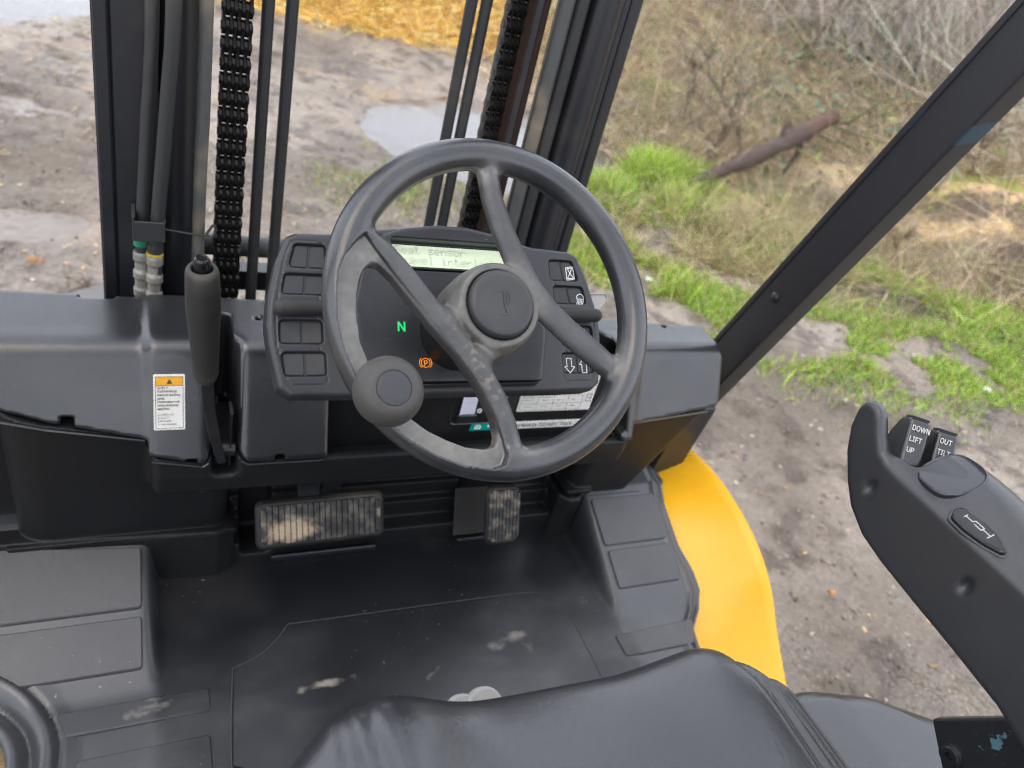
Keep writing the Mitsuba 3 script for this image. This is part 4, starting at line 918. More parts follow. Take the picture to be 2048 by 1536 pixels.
def back(X, Y, Z):
    b = rbox(X, Y + 0.22 * (Z - 1.15), Z, (0.11, -0.33, 1.12), (0.60, -0.19, 1.72), 0.05)
    return b + 0.006 * np.exp(-((np.abs(X - 0.355) - 0.16) / 0.008) ** 2)
put(f'{FK}__seat_backrest', nets(back, (0.09, -0.5, 1.1), (0.62, -0.12, 1.74), 0.008), 'seat_vinyl', smooth=True)
put(f'{FK}__seat_mount', box((0.16, -0.12, 0.86), (0.56, 0.30, 0.985)), 'matt_black')
# grey knob of the seat suspension
put(f'{FK}__seat_adjuster', cat(move(lathe([(0, 0), (0.020, 0), (0.021, 0.003), (0.021, 0.010), (0.0185, 0.013), (0, 0.0135)], 32), frame([0.300, 0.415, 1.012], [1, 0, 0], [0, 0.85, 0.53], [0, -0.53, 0.85])), move(lathe([(0, 0), (0.021, 0), (0.022, 0.003), (0.022, 0.012), (0.0185, 0.0155), (0, 0.016)], 32), frame([0.325, 0.416, 1.014], [1, 0, 0], [0, 0.85, 0.53], [0, -0.53, 0.85])), tube([(0.31, 0.41, 1.01), (0.31, 0.30, 1.0)], 0.012, 12)), 'grey_cast', 'pale grey adjuster knob under the front edge of the seat')

# ------------------------------------------------------------------ armrest with hydraulic levers
AR = f'{FK}__armrest'
side_out = [(-0.10, 1.19), (0.147, 1.236), (0.18, 1.246), (0.24, 1.253), (0.285, 1.257), (0.34, 1.263), (0.374, 1.270), (0.403, 1.286), (0.422, 1.306), (0.442, 1.334), (0.4535, 1.361), (0.456, 1.384), (0.451, 1.396), (0.443, 1.399), (0.434, 1.397), (0.427, 1.391), (0.415, 1.374), (0.404, 1.362), (0.392, 1.357), (0.375, 1.3555), (0.339, 1.356), (0.224, 1.356), (-0.10, 1.356)]
shell_out = [(-0.10, 1.22), (0.24, 1.27), (0.34, 1.28), (0.385, 1.30), (0.405, 1.335), (0.410, 1.352), (0.398, 1.357), (-0.10, 1.357)]
def arm(X, Y, Z):
    inner = extr(poly2(Y, Z, side_out), X, 0.699, 0.716, 0.006)
    cr = 1.351 + 0.036 * np.sin(np.pi * np.clip((X - 0.697) / 0.125, 0, 1)) * (0.6 + 0.4 * np.exp(-((Y - 0.33) / 0.09) ** 2))
    body = smax(extr(poly2(Y, Z, [(-0.10, 1.215), (0.24, 1.262), (0.345, 1.275), (0.385, 1.30), (0.402, 1.34), (0.398, 1.44), (-0.10, 1.44)]), X, 0.705, 0.812, 0.012), Z - cr, 0.016)
    d = smin(inner, body, 0.008)
    # well of the levers at the front
    d = cut(d, rbox(X, Y, Z, (0.7175, 0.372, 1.335), (0.83, 0.50, 1.5), 0.008), 0.004)
    # display and horn seats
    # screw dimples in the inner wall
    for y, z in ((0.394, 1.322), (0.262, 1.316)):
        d = cut(d, np.sqrt(((Y - y) / 0.75) ** 2 + ((Z - z) / 1.25) ** 2 + (X - 0.696) ** 2) - 0.0078, 0.004)
    return d
put(AR, soften(nets(arm, (0.692, -0.105, 1.18), (0.82, 0.462, 1.42), 0.0022), 2), 'arm_plastic', 'black armrest with rocker levers at its front end', smooth=True)
def lens(X, Y, Z):
    d = np.sqrt((X / 0.0285) ** 2 + (Y / 0.0235) ** 2) - 1
    d = (np.sqrt(np.abs((X / 0.0315)) ** 2.6 + np.abs(Y / 0.0265) ** 2.6) - 1) * 0.0265
    return smax(d, np.abs(Z) - 0.006 + 1.6 * (X ** 2 + Y ** 2), 0.002)
tilt = np.array([-0.42, 0.12, 0.9]); tilt /= np.linalg.norm(tilt)
lu = np.cross([0, 1, 0], tilt); lu /= np.linalg.norm(lu)
put(f'{AR}__display_lens', move(nets(lens, (-0.034, -0.03, -0.01), (0.034, 0.03, 0.01), 0.0012), frame([0.7370, 0.3485, 1.3735], lu, np.cross(tilt, lu), tilt)), 'lens_grey', 'glossy dark grey oval display cover on the armrest', smooth=True)
def hornb(X, Y, Z):
    p = poly2(X, Y, rpoly(mm([(-12, 22), (0, 29), (9, 24), (12, 6), (9, -16), (2, -31), (-4, -31), (-10, -14), (-13, 6)]), 0.006, 4))
    return smax(p, np.abs(Z) - 0.005 + 1.2 * X ** 2, 0.003)
tb = np.array([-0.40, 0.0, 0.92]); tb /= np.linalg.norm(tb); hu = np.cross([0, 1, 0], tb)
HBM = frame([0.7130, 0.2885, 1.3605], hu, np.cross(tb, hu), tb)
put(f'{AR}__horn_button', move(nets(hornb, (-0.016, -0.034, -0.008), (0.016, 0.034, 0.008), 0.001), HBM), 'gloss_black', 'black almond shaped horn button with a horn symbol', smooth=True)
put(f'{AR}__horn_bezel', move(nets(lambda X, Y, Z: smax(poly2(X, Y, rpoly(mm([(-14.5, 24), (0, 32), (11, 26), (14.5, 6), (11, -17), (3, -34), (-5, -34), (-12.5, -15), (-15.5, 6)]), 0.006, 4)), np.abs(Z + 0.003) - 0.0042, 0.0015), (-0.018, -0.037, -0.01), (0.018, 0.035, 0.004), 0.0012), HBM), 'arm_plastic', smooth=True)
put(f'{AR}__horn_symbol', move(strokes([mm(q) for q in ([(-2, 16), (2, 16)], [(0, 16), (0, 8), (3, 7), (3, -3), (-1, -3), (-1, 5)], [(1, -3), (1, -12)], [(-3, -12), (5, -12)])], 0.0009, 0.0003, 0.005), HBM), 'faded_print', smooth=False)
# two rocker levers
def lever(X, Y, Z):
    prof = poly2(Y, Z, rpoly([(0.034, -0.03), (0.038, -0.004), (0.030, 0.022), (0.010, 0.033), (-0.024, -0.006), (-0.014, -0.03)], [0.004, 0.014, 0.016, 0.006, 0.003, 0.004], 6))
    return extr(prof, X, -0.0112, 0.0112, 0.003)
lm = nets(lever, (-0.015, -0.03, -0.034), (0.015, 0.042, 0.038), 0.0013)
for i, (x, lines) in enumerate(((0.7375, ['DOWN', 'LIFT', 'UP']), (0.7650, ['OUT', 'TILT', 'IN']))):
    R = trimesh.transformations.rotation_matrix(math.radians(-36), [0, 0, 1])
    LM = frame([x - 0.003, 0.402 - 0.018 * i, 1.366 - 0.005 * i], R[:3, 0], R[:3, 1], R[:3, 2])
    k = put(f'{AR}__{"lift_lever" if i == 0 else "tilt_lever"}', move(lm, LM), 'plastic', f'black rocker lever marked {lines[0]} and {lines[1]}', smooth=True)
    a, b = np.array([0, 0.0085, 0.0327]), np.array([0, -0.0235, -0.0052])
    vv = (a - b) / np.linalg.norm(a - b)
    FM = LM @ frame(b, [1, 0, 0], vv, np.cross([1, 0, 0], vv))
    m = text_block(lines, 0.0056, 0.0122, True); m.vertices[:, 0] *= 0.78
    m.apply_translation([-0.0082, 0.0375, 0.0])
    put(f'{AR}__lever_lettering', move(m, FM), 'faded_print', smooth=False)
    rb = [bar((-0.0095, y, z), (0.0095, y, z), 0.0016, 0.0016) for y, z in ((0.0125, 0.0327), (0.0165, 0.0305), (0.0205, 0.0283), (0.0245, 0.0258))]
    put(f'{AR}__lever_ridge', move(cat(*rb), LM), 'plastic')
# pad behind the wrist and the swivel bracket
put(f'{AR}__wrist_pad', move(plate(rpoly([(-0.098, 1.24), (0.165, 1.285), (0.188, 1.325), (0.175, 1.352), (-0.098, 1.352)], 0.01), 0, 0.004, 0.0015), frame([0.7005, 0, 0], [0, 1, 0], [0, 0, 1], [-1, 0, 0]) if False else np.array([[0, 0, -1, 0.7005], [1, 0, 0, 0], [0, 1, 0, 0], [0, 0, 0, 1.0]])), 'grip_rubber')
BK = f'{FK}__armrest_bracket'
bm = plate(rpoly([(0.03, 0.98), (0.10, 1.055), (0.217, 1.160), (0.172, 1.231), (0.03, 1.231)], 0.005), 0, 0.012, 0.002)
put(BK, move(bm, np.array([[0, 0, -1, 0.735], [1, 0, 0, 0], [0, 1, 0, 0], [0, 0, 0, 1.0]])), 'bracket_paint', 'black steel bracket below the armrest with a bolt and blue marks')
put(f'{BK}__bolt', move(lathe([(0.004, 0.002), (0.0042, 0.006), (0.0085, 0.006), (0.0095, 0.004), (0.0125, 0.003), (0.013, 0)][::-1], 28), np.array([[0, 0, -1, 0.7235], [1, 0, 0, 0.183], [0, 1, 0, 1.150], [0, 0, 0, 1.0]])), 'steel_black', smooth=40)
# ------------------------------------------------------------------ ground
def f2(x, y, s, o=4, seed=0): return nfbm(np.stack([np.asarray(x) * s, np.asarray(y) * s, np.zeros_like(x)], -1), o, seed)
def bank_s(x, y):
    """metres behind the foot of the overgrown bank"""
    xb = np.where(y > 6, 3.75 + 0.12 * (y - 6), 3.75 + np.clip(6 - y, 0, 3.2) * 0.72)
    xb = np.where(y < 2.8, 6.05 + (2.8 - y) * 0.5, xb)
    return (x - xb) * 0.8
def sm(a, b, x):
    t = np.clip((x - a) / (b - a), 0, 1); return t * t * (3 - 2 * t)
PUD = [(2.9, 6.15, 1.5, 1.2, 0.6, 0.20), (-2.6, 9.3, 2.7, 2.4, 0.2, 0.18), (-0.15, 3.12, 0.16, 0.14, 0, 0.08), (4.86, 3.38, 0.55, 0.30, -0.45, 0.14), (6.95, 3.62, 0.75, 0.36, -0.25, 0.36), (0.1, 6.9, 0.7, 0.4, 0.3, 0.075), (-0.75, 5.4, 0.45, 0.28, 0.2, 0.07), (-0.55, 3.75, 0.4, 0.22, 0.3, 0.07)]
def height(x, y):
    x, y = np.asarray(x, float), np.asarray(y, float)
    h = 0.015 + 0.07 * (f2(x, y, 0.7, 3, 3) - 0.5) + 0.05 * (f2(x, y, 3.1, 3, 5) - 0.5) + 0.035 * (f2(x, y, 11, 3, 8) - 0.5)
    # ruts left by wheels in the yard
    for a, b, ang in ((1.2, 0.5, 1.35), (2.9, 0.2, 0.35)):
        t = (x - a) * -math.sin(ang) + (y - b) * math.cos(ang)
        h -= 0.03 * np.exp(-((t + 0.25 * (f2(x, y, 0.6, 2, 11) - 0.5)) / 0.16) ** 2) - 0.02 * np.exp(-((t - 0.3) / 0.12) ** 2)
    for cx, cy, rx, ry, a, dep in PUD:
        c, s_ = math.cos(a), math.sin(a)
        u, v = ((x - cx) * c + (y - cy) * s_) / rx, ((y - cy) * c - (x - cx) * s_) / ry
        r = np.sqrt(u * u + v * v) + 0.5 * (f2(x, y, 1.1 / max(rx, 0.3), 4, 21) - 0.5)
        h -= dep * sm(1.15, 0.55, r)
    s = bank_s(x, y)
    h += (0.12 * np.clip(s, 0, None) + 0.24 * np.clip(s - 2.2, 0, 9)) * sm(0, 1.5, s) + sm(0, 1.2, s) * (0.32 * (f2(x, y, 0.55, 4, 31) - 0.5) + 0.25 * (f2(x, y, 2.0, 3, 37) - 0.5))
    # heap under the straw
    h += 0.8 * np.exp(-(((x - 2.8) / 2.9) ** 2 + ((y - 11.0) / 1.6) ** 2) ** 1.4)
    # dug-out bank by the ditch at the right: a steep cut face towards the yard
    c, s_ = math.cos(-0.30), math.sin(-0.30)
    u, v = (x - 7.1) * c + (y - 4.35) * s_, (y - 4.35) * c - (x - 7.1) * s_
    w = v + 0.25 * (f2(x, y, 1.2, 3, 41) - 0.5)
    h += 0.26 * sm(-0.12, 0.16, w) * sm(1.3, 0.35, w) * sm(-1.9, -1.2, u) * sm(1.8, 1.2, u)
    return h
def spaced(a0, a1, core0, core1, step, grow=1.10):
    core = list(np.arange(core0, core1, step))
    out, d = [core[-1]], step
    while out[-1] < a1: d *= grow; out.append(out[-1] + d)
    left, d = [core[0]], step
    while left[-1] > a0: d *= grow; left.append(left[-1] - d)
    return np.array(left[::-1][:-1] + core + out[1:])
gx, gy_ = spaced(-400, 400, -1.8, 8.2, 0.026), spaced(-400, 400, 0.6, 10.5, 0.026)
GX, GY = np.meshgrid(gx, gy_, indexing='ij')
GZ = height(GX, GY)
far = sm(25, 60, np.hypot(GX, GY))
GZ = GZ * (1 - far) + far * np.where(bank_s(GX, GY) > 0, 4.0, 0.0)
def gridmesh(X, Y, Z):
    a, b = X.shape
    i, j = np.meshgrid(np.arange(a - 1), np.arange(b - 1), indexing='ij')
    q = np.stack([i * b + j, (i + 1) * b + j, (i + 1) * b + j + 1, i * b + j + 1], -1).reshape(-1, 4)
    return trimesh.Trimesh(np.stack([X, Y, Z], -1).reshape(-1, 3), np.vstack([q[:, [0, 1, 2]], q[:, [0, 2, 3]]]), process=False)
def bank_dr(p):
    xb = dr.select(p.y > 6, 3.75 + 0.12 * (p.y - 6), 3.75 + dr.clip(6 - p.y, 0, 3.2) * 0.72)
    xb = dr.select(p.y < 2.8, 6.05 + (2.8 - p.y) * 0.5, xb)
    return (p.x - xb) * 0.8
def ground_color(p, n, uv):
    a, b, c = FB(p.x * 1.3, p.y * 1.3, 0, 4), FB(p.x * 7, p.y * 7, 2, 4), N(p.x * 70, p.y * 70, 5)
    col = MIX((0.138, 0.113, 0.089), (0.29, 0.242, 0.197), SS(0.3, 0.7, a))
    col = MIX(col, (0.07, 0.053, 0.04), SS(0.5, 0.72, b) * 0.8)
    col = col * (0.8 + 0.4 * FB(p.x * 85, p.y * 85, 25.0, 3))
    col = MIX(col, (0.36, 0.29, 0.21), SS(0.72, 0.9, N(p.x * 150, p.y * 150, 5)) * 0.4)
    col = MIX(col, (0.09, 0.07, 0.055), SS(0.7, 0.85, N(p.x * 90, p.y * 90, 15)) * 0.35)
    col = MIX(col, (0.36, 0.24, 0.10), SS(0.55, 0.8, FB(p.x * 3 + 8, p.y * 3, 7, 4)) * SS(4.0, 8.0, p.y) * 0.6)
    s = bank_dr(p)
    earth = MIX((0.22, 0.16, 0.10), (0.50, 0.38, 0.22), SS(0.35, 0.7, FB(p.x * 1.7, p.y * 1.7, 4, 4)))
    earth = MIX(earth, (0.10, 0.12, 0.045), SS(0.55, 0.75, FB(p.x * 1.1, p.y * 1.1, 14, 3)) * 0.6)
    col = MIX(col, earth, SS(-0.5, 0.4, s + (b - 0.5)))
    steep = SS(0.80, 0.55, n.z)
    col = MIX(col, (0.15, 0.11, 0.08), steep * SS(0.2, 0.6, s))  # dark mud, with the shade of the cut face put into its colour
    sand = dr.exp(-dr.square((p.x - 6.9) / 1.2) - dr.square((p.y - 4.7) / 0.5))
    return MIX(col, (0.72, 0.50, 0.27), SS(0.25, 0.6, sand * (0.5 + b)) * SS(0.55, 0.8, n.z))
def ground_rough(p, n, uv):
    w = FB(p.x * 1.6 + 3, p.y * 1.6, 9, 4)
    return 0.74 - 0.56 * SS(0.32, 0.60, w) * SS(0.6, -0.2, bank_dr(p))
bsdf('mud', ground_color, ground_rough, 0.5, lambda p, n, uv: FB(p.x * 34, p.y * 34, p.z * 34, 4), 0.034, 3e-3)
GZ += 0.010 * (nnoise(np.stack([GX * 38, GY * 38, 0 * GX], -1), 51) - 0.5) * (np.hypot(GX, GY) < 12)
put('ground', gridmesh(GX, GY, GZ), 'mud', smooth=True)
tag('ground', 'wet brown muddy yard rising into an overgrown bank at the right', kind='structure')
# standing water
scene['water_film'] = {'type': 'principled', 'base_color': {'type': 'rgb', 'value': [0.07, 0.06, 0.05]}, 'roughness': 0.07, 'specular': 0.9}
scene['wet_film'] = {'type': 'twosided', 'bsdf': {'type': 'bumpmap', 'tex': mikit.proc(lambda p, n, uv: FB(p.x * 22, p.y * 22, 3, 3), 8e-3), 'scale': 0.012, 'bsdf': {'type': 'principled', 'base_color': {'type': 'rgb', 'value': [0.16, 0.13, 0.105]}, 'roughness': 0.22, 'specular': 0.7}}}
scene['water_film'] = {'type': 'twosided', 'bsdf': {'type': 'bumpmap', 'tex': mikit.proc(lambda p, n, uv: FB(p.x * 5, p.y * 9, 0, 3), 2e-2), 'scale': 0.004, 'bsdf': scene['water_film']}}
names = ['wide grey puddle reflecting the sky, behind the steering wheel', 'bright puddle at the far left edge of the yard', 'tiny puddle just behind the dashboard at the left', 'small dull puddle lying in the green grass strip at the right', 'grey puddle in the ditch below the cut bank', 'shallow puddle far behind the mast hoses, short of the straw heap', 'upper shallow puddle left of the mast', 'lower shallow puddle left of the mast, just beyond the dashboard']
for (cx, cy, rx, ry, a, dep), nm in zip(PUD, names):
    if cx in (3.05, -0.75, -0.55, 0.1): lv = -0.026
    else: lv = -0.014
    zc = 0.0
    if cx == 4.86: lv = -0.028
    if cx == 6.95: lv = -0.04
    t = np.linspace(0, 2 * np.pi, 49)[:-1]
    R = 1.35
    c, s_ = math.cos(a), math.sin(a)
    X = cx + R * (rx * np.cos(t) * c - ry * np.sin(t) * s_); Y = cy + R * (rx * np.cos(t) * s_ + ry * np.sin(t) * c)
    V = np.vstack([[cx, cy, lv], np.c_[X, Y, np.full(48, lv)]])
    i = np.arange(48)
    k = put('puddle', trimesh.Trimesh(V, np.stack([i * 0, i + 1, (i + 1) % 48 + 1], 1), process=False), 'wet_film' if cx in (3.05, -0.75, -0.55, 0.1) else 'water_film', smooth=False)
    tag(k, nm, kind='structure')

# ------------------------------------------------------------------ loose cover: strands, blades, stones
vc = {'type': 'mesh_attribute', 'name': 'vertex_color'}
scene['strand'] = {'type': 'twosided', 'bsdf': {'type': 'principled', 'base_color': vc, 'roughness': 0.7, 'specular': 0.35}}
scene['blade'] = {'type': 'twosided', 'bsdf': {'type': 'principled', 'base_color': vc, 'roughness': 0.55, 'specular': 0.4}}
scene['stone'] = {'type': 'twosided', 'bsdf': {'type': 'principled', 'base_color': vc, 'roughness': 0.6, 'specular': 0.4}}
def strands(rng, P, D, L, W, bend, nseg, colors, grav=0.0, three=False):
    """curved tapering strands rooted at P along D: ribbons, or three-sided stalks"""
    n = len(P)
    D = D / np.linalg.norm(D, axis=1, keepdims=True)
    K = rng.normal(size=(n, 3)); K -= D * (K * D).sum(1, keepdims=True); K /= np.linalg.norm(K, axis=1, keepdims=True)
    S = np.cross(D, K)
    s = np.linspace(0, 1, nseg + 1)[None, :, None]
    C = P[:, None] + L[:, None, None] * (D[:, None] * s + K[:, None] * (bend[:, None, None] * s ** 2))
    C[:, :, 2] -= (grav * L)[:, None] * (s[:, :, 0] ** 2) if np.ndim(grav) else grav * L[:, None] * s[:, :, 0] ** 2
    w = (W[:, None] * (1 - 0.75 * s[:, :, 0] ** 1.5))[:, :, None] / 2
    if three:
        ring = [S[:, None] * w, -0.5 * S[:, None] * w + 0.87 * K[:, None] * w, -0.5 * S[:, None] * w - 0.87 * K[:, None] * w]
    else:
        ring = [S[:, None] * w, -S[:, None] * w]
    m = len(ring)
    V = np.stack([C + r for r in ring], 2)
    base = (np.arange(n) * (nseg + 1) * m)[:, None, None]
    i = np.arange(nseg)[None, :, None] * m
    F = []
    for j in range(m if m == 3 else 1):
        a, b = j, (j + 1) % m
        F += [np.stack([base + i + a, base + i + b, base + i + m + b], -1).reshape(-1, 3), np.stack([base + i + a, base + i + m + b, base + i + m + a], -1).reshape(-1, 3)]
    col = np.repeat(colors, (nseg + 1) * m, 0)
    return V.reshape(-1, 3), np.vstack(F), col
def join(parts):
    V, F, C, k = [], [], [], 0
    for v, f, c in parts:
        V.append(v); F.append(f + k); C.append(c); k += len(v)
    return trimesh.Trimesh(np.vstack(V), np.vstack(F), process=False), np.vstack(C)
def tint(rng, n, cols, p=None, var=0.30):
    c = np.asarray(cols)[rng.choice(len(cols), n, p=p)]
    return np.clip(c * (1 + var * rng.normal(size=(n, 1))) * (1 + 0.06 * rng.normal(size=(n, 3))), 0.008, 0.9)
def unit(rng, n, up): 
    d = rng.normal(size=(n, 3)); d[:, 2] = np.abs(d[:, 2]) * up
    return d / np.linalg.norm(d, axis=1, keepdims=True)
def stuff(key, parts, mat, label, category, smooth=False):
    m, c = join(parts)
    put(key, m, mat, smooth=smooth, color=c)
    tag(key, label, category, kind='stuff')

rng = np.random.default_rng(7)
# dead bramble and bents on the bank
def bank_points(n, smin_, smax_, ymin=2.2, ymax=20):
    out = []
    while sum(map(len, out)) < n:
        x, y = rng.uniform(3, 26, 4 * n), rng.uniform(ymin, ymax, 4 * n)
        s = bank_s(x, y)
        dist = np.hypot(x, y)
        t = np.clip(((x - 4.1) * 1.9 + (y - 5.05) * 0.45) / (1.9 ** 2 + 0.45 ** 2), 0, 1)
        near = np.hypot(x - 4.1 - 1.9 * t, y - 5.05 - 0.45 * t)  # the log keeps the growth down beside it
        k = (s > smin_) & (s < smax_) & ((np.hypot((x - 6.9) / 1.2, (y - 4.35) / 0.75) > 1) | (rng.uniform(0, 1, 4 * n) < 0.22)) & ((near > 0.42) | (rng.uniform(0, 1, 4 * n) < 0.12)) & (rng.uniform(0, 1, 4 * n) < np.clip(7 / dist, 0.2, 1) ** 1.2)
        out.append(np.c_[x[k], y[k]])
    p = np.vstack(out)[:n]
    return np.c_[p, height(p[:, 0], p[:, 1]) - 0.01]
TAN = [(0.56, 0.44, 0.27), (0.47, 0.375, 0.25), (0.38, 0.30, 0.22), (0.26, 0.20, 0.14), (0.68, 0.55, 0.35), (0.28, 0.28, 0.10), (0.44, 0.40, 0.35)]
P = bank_points(46000, 0.0, 9)
dens = f2(P[:, 0], P[:, 1], 0.8, 3, 61)
P = P[dens > 0.33]
n = len(P)
dist = np.hypot(P[:, 0], P[:, 1])
tall = rng.uniform(0.15, 0.75, n) * (0.5 + 0.9 * f2(P[:, 0], P[:, 1], 0.5, 2, 63))
parts = [strands(rng, P, unit(rng, n, 1.0), tall, rng.uniform(0.004, 0.008, n) * np.clip(dist / 6, 0.8, 2.2), rng.normal(0, 0.45, n), 4, tint(rng, n, TAN, [.2, .2, .2, .14, .1, .06, .1]), grav=0.22)]
P = bank_points(42000, 0.1, 8); n = len(P); dist = np.hypot(P[:, 0], P[:, 1])
parts.append(strands(rng, P + np.c_[np.zeros((n, 2)), rng.uniform(0, 0.35, n)], unit(rng, n, 0.6), rng.uniform(0.15, 0.6, n), rng.uniform(0.0025, 0.005, n) * np.clip(dist / 6, 0.8, 2.2), rng.normal(0, 0.5, n), 4, tint(rng, n, [(0.58, 0.46, 0.30), (0.36, 0.28, 0.19), (0.20, 0.145, 0.095), (0.13, 0.095, 0.07), (0.26, 0.20, 0.14), (0.34, 0.36, 0.14)]), grav=0.15))
# litter lying flat on the slope
P = bank_points(42000, -0.5, 9); n = len(P); dist = np.hypot(P[:, 0], P[:, 1])
parts.append(strands(rng, P + [0, 0, 0.02], unit(rng, n, 0.25), rng.uniform(0.08, 0.35, n), rng.uniform(0.004, 0.009, n) * np.clip(dist / 6, 0.8, 2.2), rng.normal(0, 0.3, n), 2, tint(rng, n, TAN, [.26, .2, .16, .1, .2, .03, .05])))
stuff('dead_bramble', parts, 'strand', 'tangle of dead brown bramble and bents covering the bank', 'bramble')
# pale thicket of thin stems higher up at the right
P = bank_points(13000, 3.6, 11, 4, 20); n = len(P)
parts = [strands(rng, P, unit(rng, n, 2.2), rng.uniform(0.8, 2.2, n), rng.uniform(0.010, 0.022, n), rng.normal(0, 0.25, n), 5, tint(rng, n, [(0.42, 0.38, 0.34), (0.33, 0.29, 0.25), (0.5, 0.45, 0.38), (0.26, 0.22, 0.18)]), grav=0.1)]
stuff('bare_thicket', parts, 'strand', 'pale grey thicket of thin bare stems at the top of the bank', 'thicket')

# grass
def grass_patch(n, pts, w, hmin, hmax, cols, width=0.006, flat=0.35, thin=0.40):
    p = np.asarray(pts, float)
    L = np.r_[0, np.cumsum(np.linalg.norm(np.diff(p, axis=0), axis=1))]
    t = rng.uniform(0, L[-1], n)
    c = np.c_[np.interp(t, L, p[:, 0]), np.interp(t, L, p[:, 1])] + rng.normal(0, 0.5, (n, 2)) * w
    keep = f2(c[:, 0], c[:, 1], 2.6, 3, 71) > thin
    for cx, cy, rx, ry, a, dep in PUD:
        cs, sn = math.cos(a), math.sin(a)
        keep &= np.hypot(((c[:, 0] - cx) * cs + (c[:, 1] - cy) * sn) / rx, ((c[:, 1] - cy) * cs - (c[:, 0] - cx) * sn) / ry) > 0.95
    c = c[keep]; n = len(c)
    h = rng.uniform(hmin, hmax, n) * (0.5 + f2(c[:, 0], c[:, 1], 2.2, 2, 77))
    P = np.c_[c, height(c[:, 0], c[:, 1]) - 0.005]
    d = unit(rng, n, 1.0 / flat)
    return strands(rng, P, d, h, np.full(n, width) * rng.uniform(0.7, 1.4, n), rng.normal(0, 0.35, n), 3, tint(rng, n, cols, var=0.18), grav=0.18)
GREEN = [(0.24, 0.41, 0.035), (0.33, 0.49, 0.05), (0.16, 0.29, 0.035), (0.40, 0.53, 0.08), (0.46, 0.41, 0.16)]
MIXED = [(0.17, 0.30, 0.045), (0.28, 0.42, 0.08), (0.42, 0.34, 0.19), (0.33, 0.26, 0.15), (0.24, 0.27, 0.08)]
stuff('bright_grass', [grass_patch(14000, [(3.35, 5.75), (3.7, 5.5), (4.15, 5.4)], 0.45, 0.14, 0.34, GREEN, 0.008, 0.35, 0.33), grass_patch(11000, [(3.1, 4.95), (3.4, 4.95), (3.75, 4.85)], 0.42, 0.12, 0.28, GREEN, 0.008, 0.35, 0.33)],
      'blade', 'bright green grass tuft beside the lower end of the log', 'grass')
stuff('grass_strip', [grass_patch(6000, [(3.6, 3.1), (4.3, 2.95), (5.2, 2.85)], 0.35, 0.03, 0.09, MIXED + GREEN[:2], 0.006, 0.35, 0.36), grass_patch(6500, [(2.55, 3.75), (2.85, 3.45), (3.15, 3.3)], 0.34, 0.05, 0.16, GREEN, 0.006), grass_patch(30000, [(2.95, 3.05), (3.5, 2.68), (4.2, 2.5), (5.1, 2.4), (6.0, 2.25)], 0.52, 0.03, 0.095, GREEN + GREEN[:4] + MIXED, 0.006, 0.35, 0.40),
      grass_patch(5000, [(4.55, 3.75), (4.9, 3.5), (5.4, 3.1), (6.0, 2.8)], 0.3, 0.10, 0.26, GREEN, 0.007), grass_patch(5000, [(5.6, 2.9), (6.6, 2.5)], 0.5, 0.06, 0.2, MIXED, 0.007, 0.35, 0.46)],
      'blade', 'strip of short green grass along the edge of the yard', 'grass')
stuff('dry_grass', [grass_patch(3500, [(2.9, 4.4), (3.6, 4.1), (4.4, 3.9)], 0.7, 0.05, 0.2, GREEN, 0.006, 0.8, 0.5), grass_patch(9000, [(2.7, 4.3), (3.0, 3.9), (3.6, 3.7), (4.0, 3.65)], 0.6, 0.08, 0.28, MIXED[2:] + [(0.5, 0.4, 0.24)], 0.006, 1.2), grass_patch(9000, [(3.2, 4.9), (3.9, 4.4), (4.8, 3.9)], 0.8, 0.15, 0.45, MIXED[2:] + [(0.5, 0.4, 0.24)], 0.006, 1.0), grass_patch(2500, [(1.3, 4.4), (1.6, 5.0)], 0.5, 0.03, 0.08, MIXED, 0.006)],
      'blade', 'flattened tan dry grass between the yard and the bank', 'grass')

# straw heap
n = 42000
ang, rad = rng.uniform(0, 2 * np.pi, n), np.sqrt(rng.uniform(0, 1, n))
c = np.c_[2.9 + 3.2 * rad * np.cos(ang), 10.9 + 2.2 * rad * np.sin(ang)]
hz = height(c[:, 0], c[:, 1])
keep = (hz > 0.07 + 0.22 * rng.uniform(0, 1, n)) & (c[:, 1] < 12.4) & (bank_s(c[:, 0], c[:, 1]) < 0.8)
P = np.c_[c, hz + 0.02][keep]; n = len(P)
straw = strands(rng, P, unit(rng, n, 0.35), rng.uniform(0.10, 0.32, n), rng.uniform(0.010, 0.020, n), rng.normal(0, 0.3, n), 2, tint(rng, n, [(0.78, 0.54, 0.17), (0.68, 0.43, 0.10), (0.85, 0.66, 0.30), (0.48, 0.30, 0.08)], var=0.2))
m, cc = join([straw])
put('straw_heap__straw', m, 'strand', smooth=False, color=cc)
tag('straw_heap', 'golden yellow heap of straw at the far end of the yard', 'straw heap')
labels['straw_heap__straw'] = {'kind': 'stuff'}
# the heap's core
hx, hy = np.meshgrid(np.linspace(-0.6, 6.2, 90), np.linspace(8.6, 13.6, 70), indexing='ij')
core = gridmesh(hx, hy, height(hx, hy) - 0.05 + np.where(height(hx, hy) > 0.12, 0.062, -0.06))
bsdf('straw_core', lambda p, n, uv: MIX((0.40, 0.23, 0.05), (0.7, 0.44, 0.10), FB(p.x * 8, p.y * 8, p.z * 8, 4)), 0.8, 0.3, lambda p, n, uv: FB(p.x * 30, p.y * 30, p.z * 30, 3), 0.03, 5e-3)
put('straw_heap__core', core, 'straw_core', smooth=True)

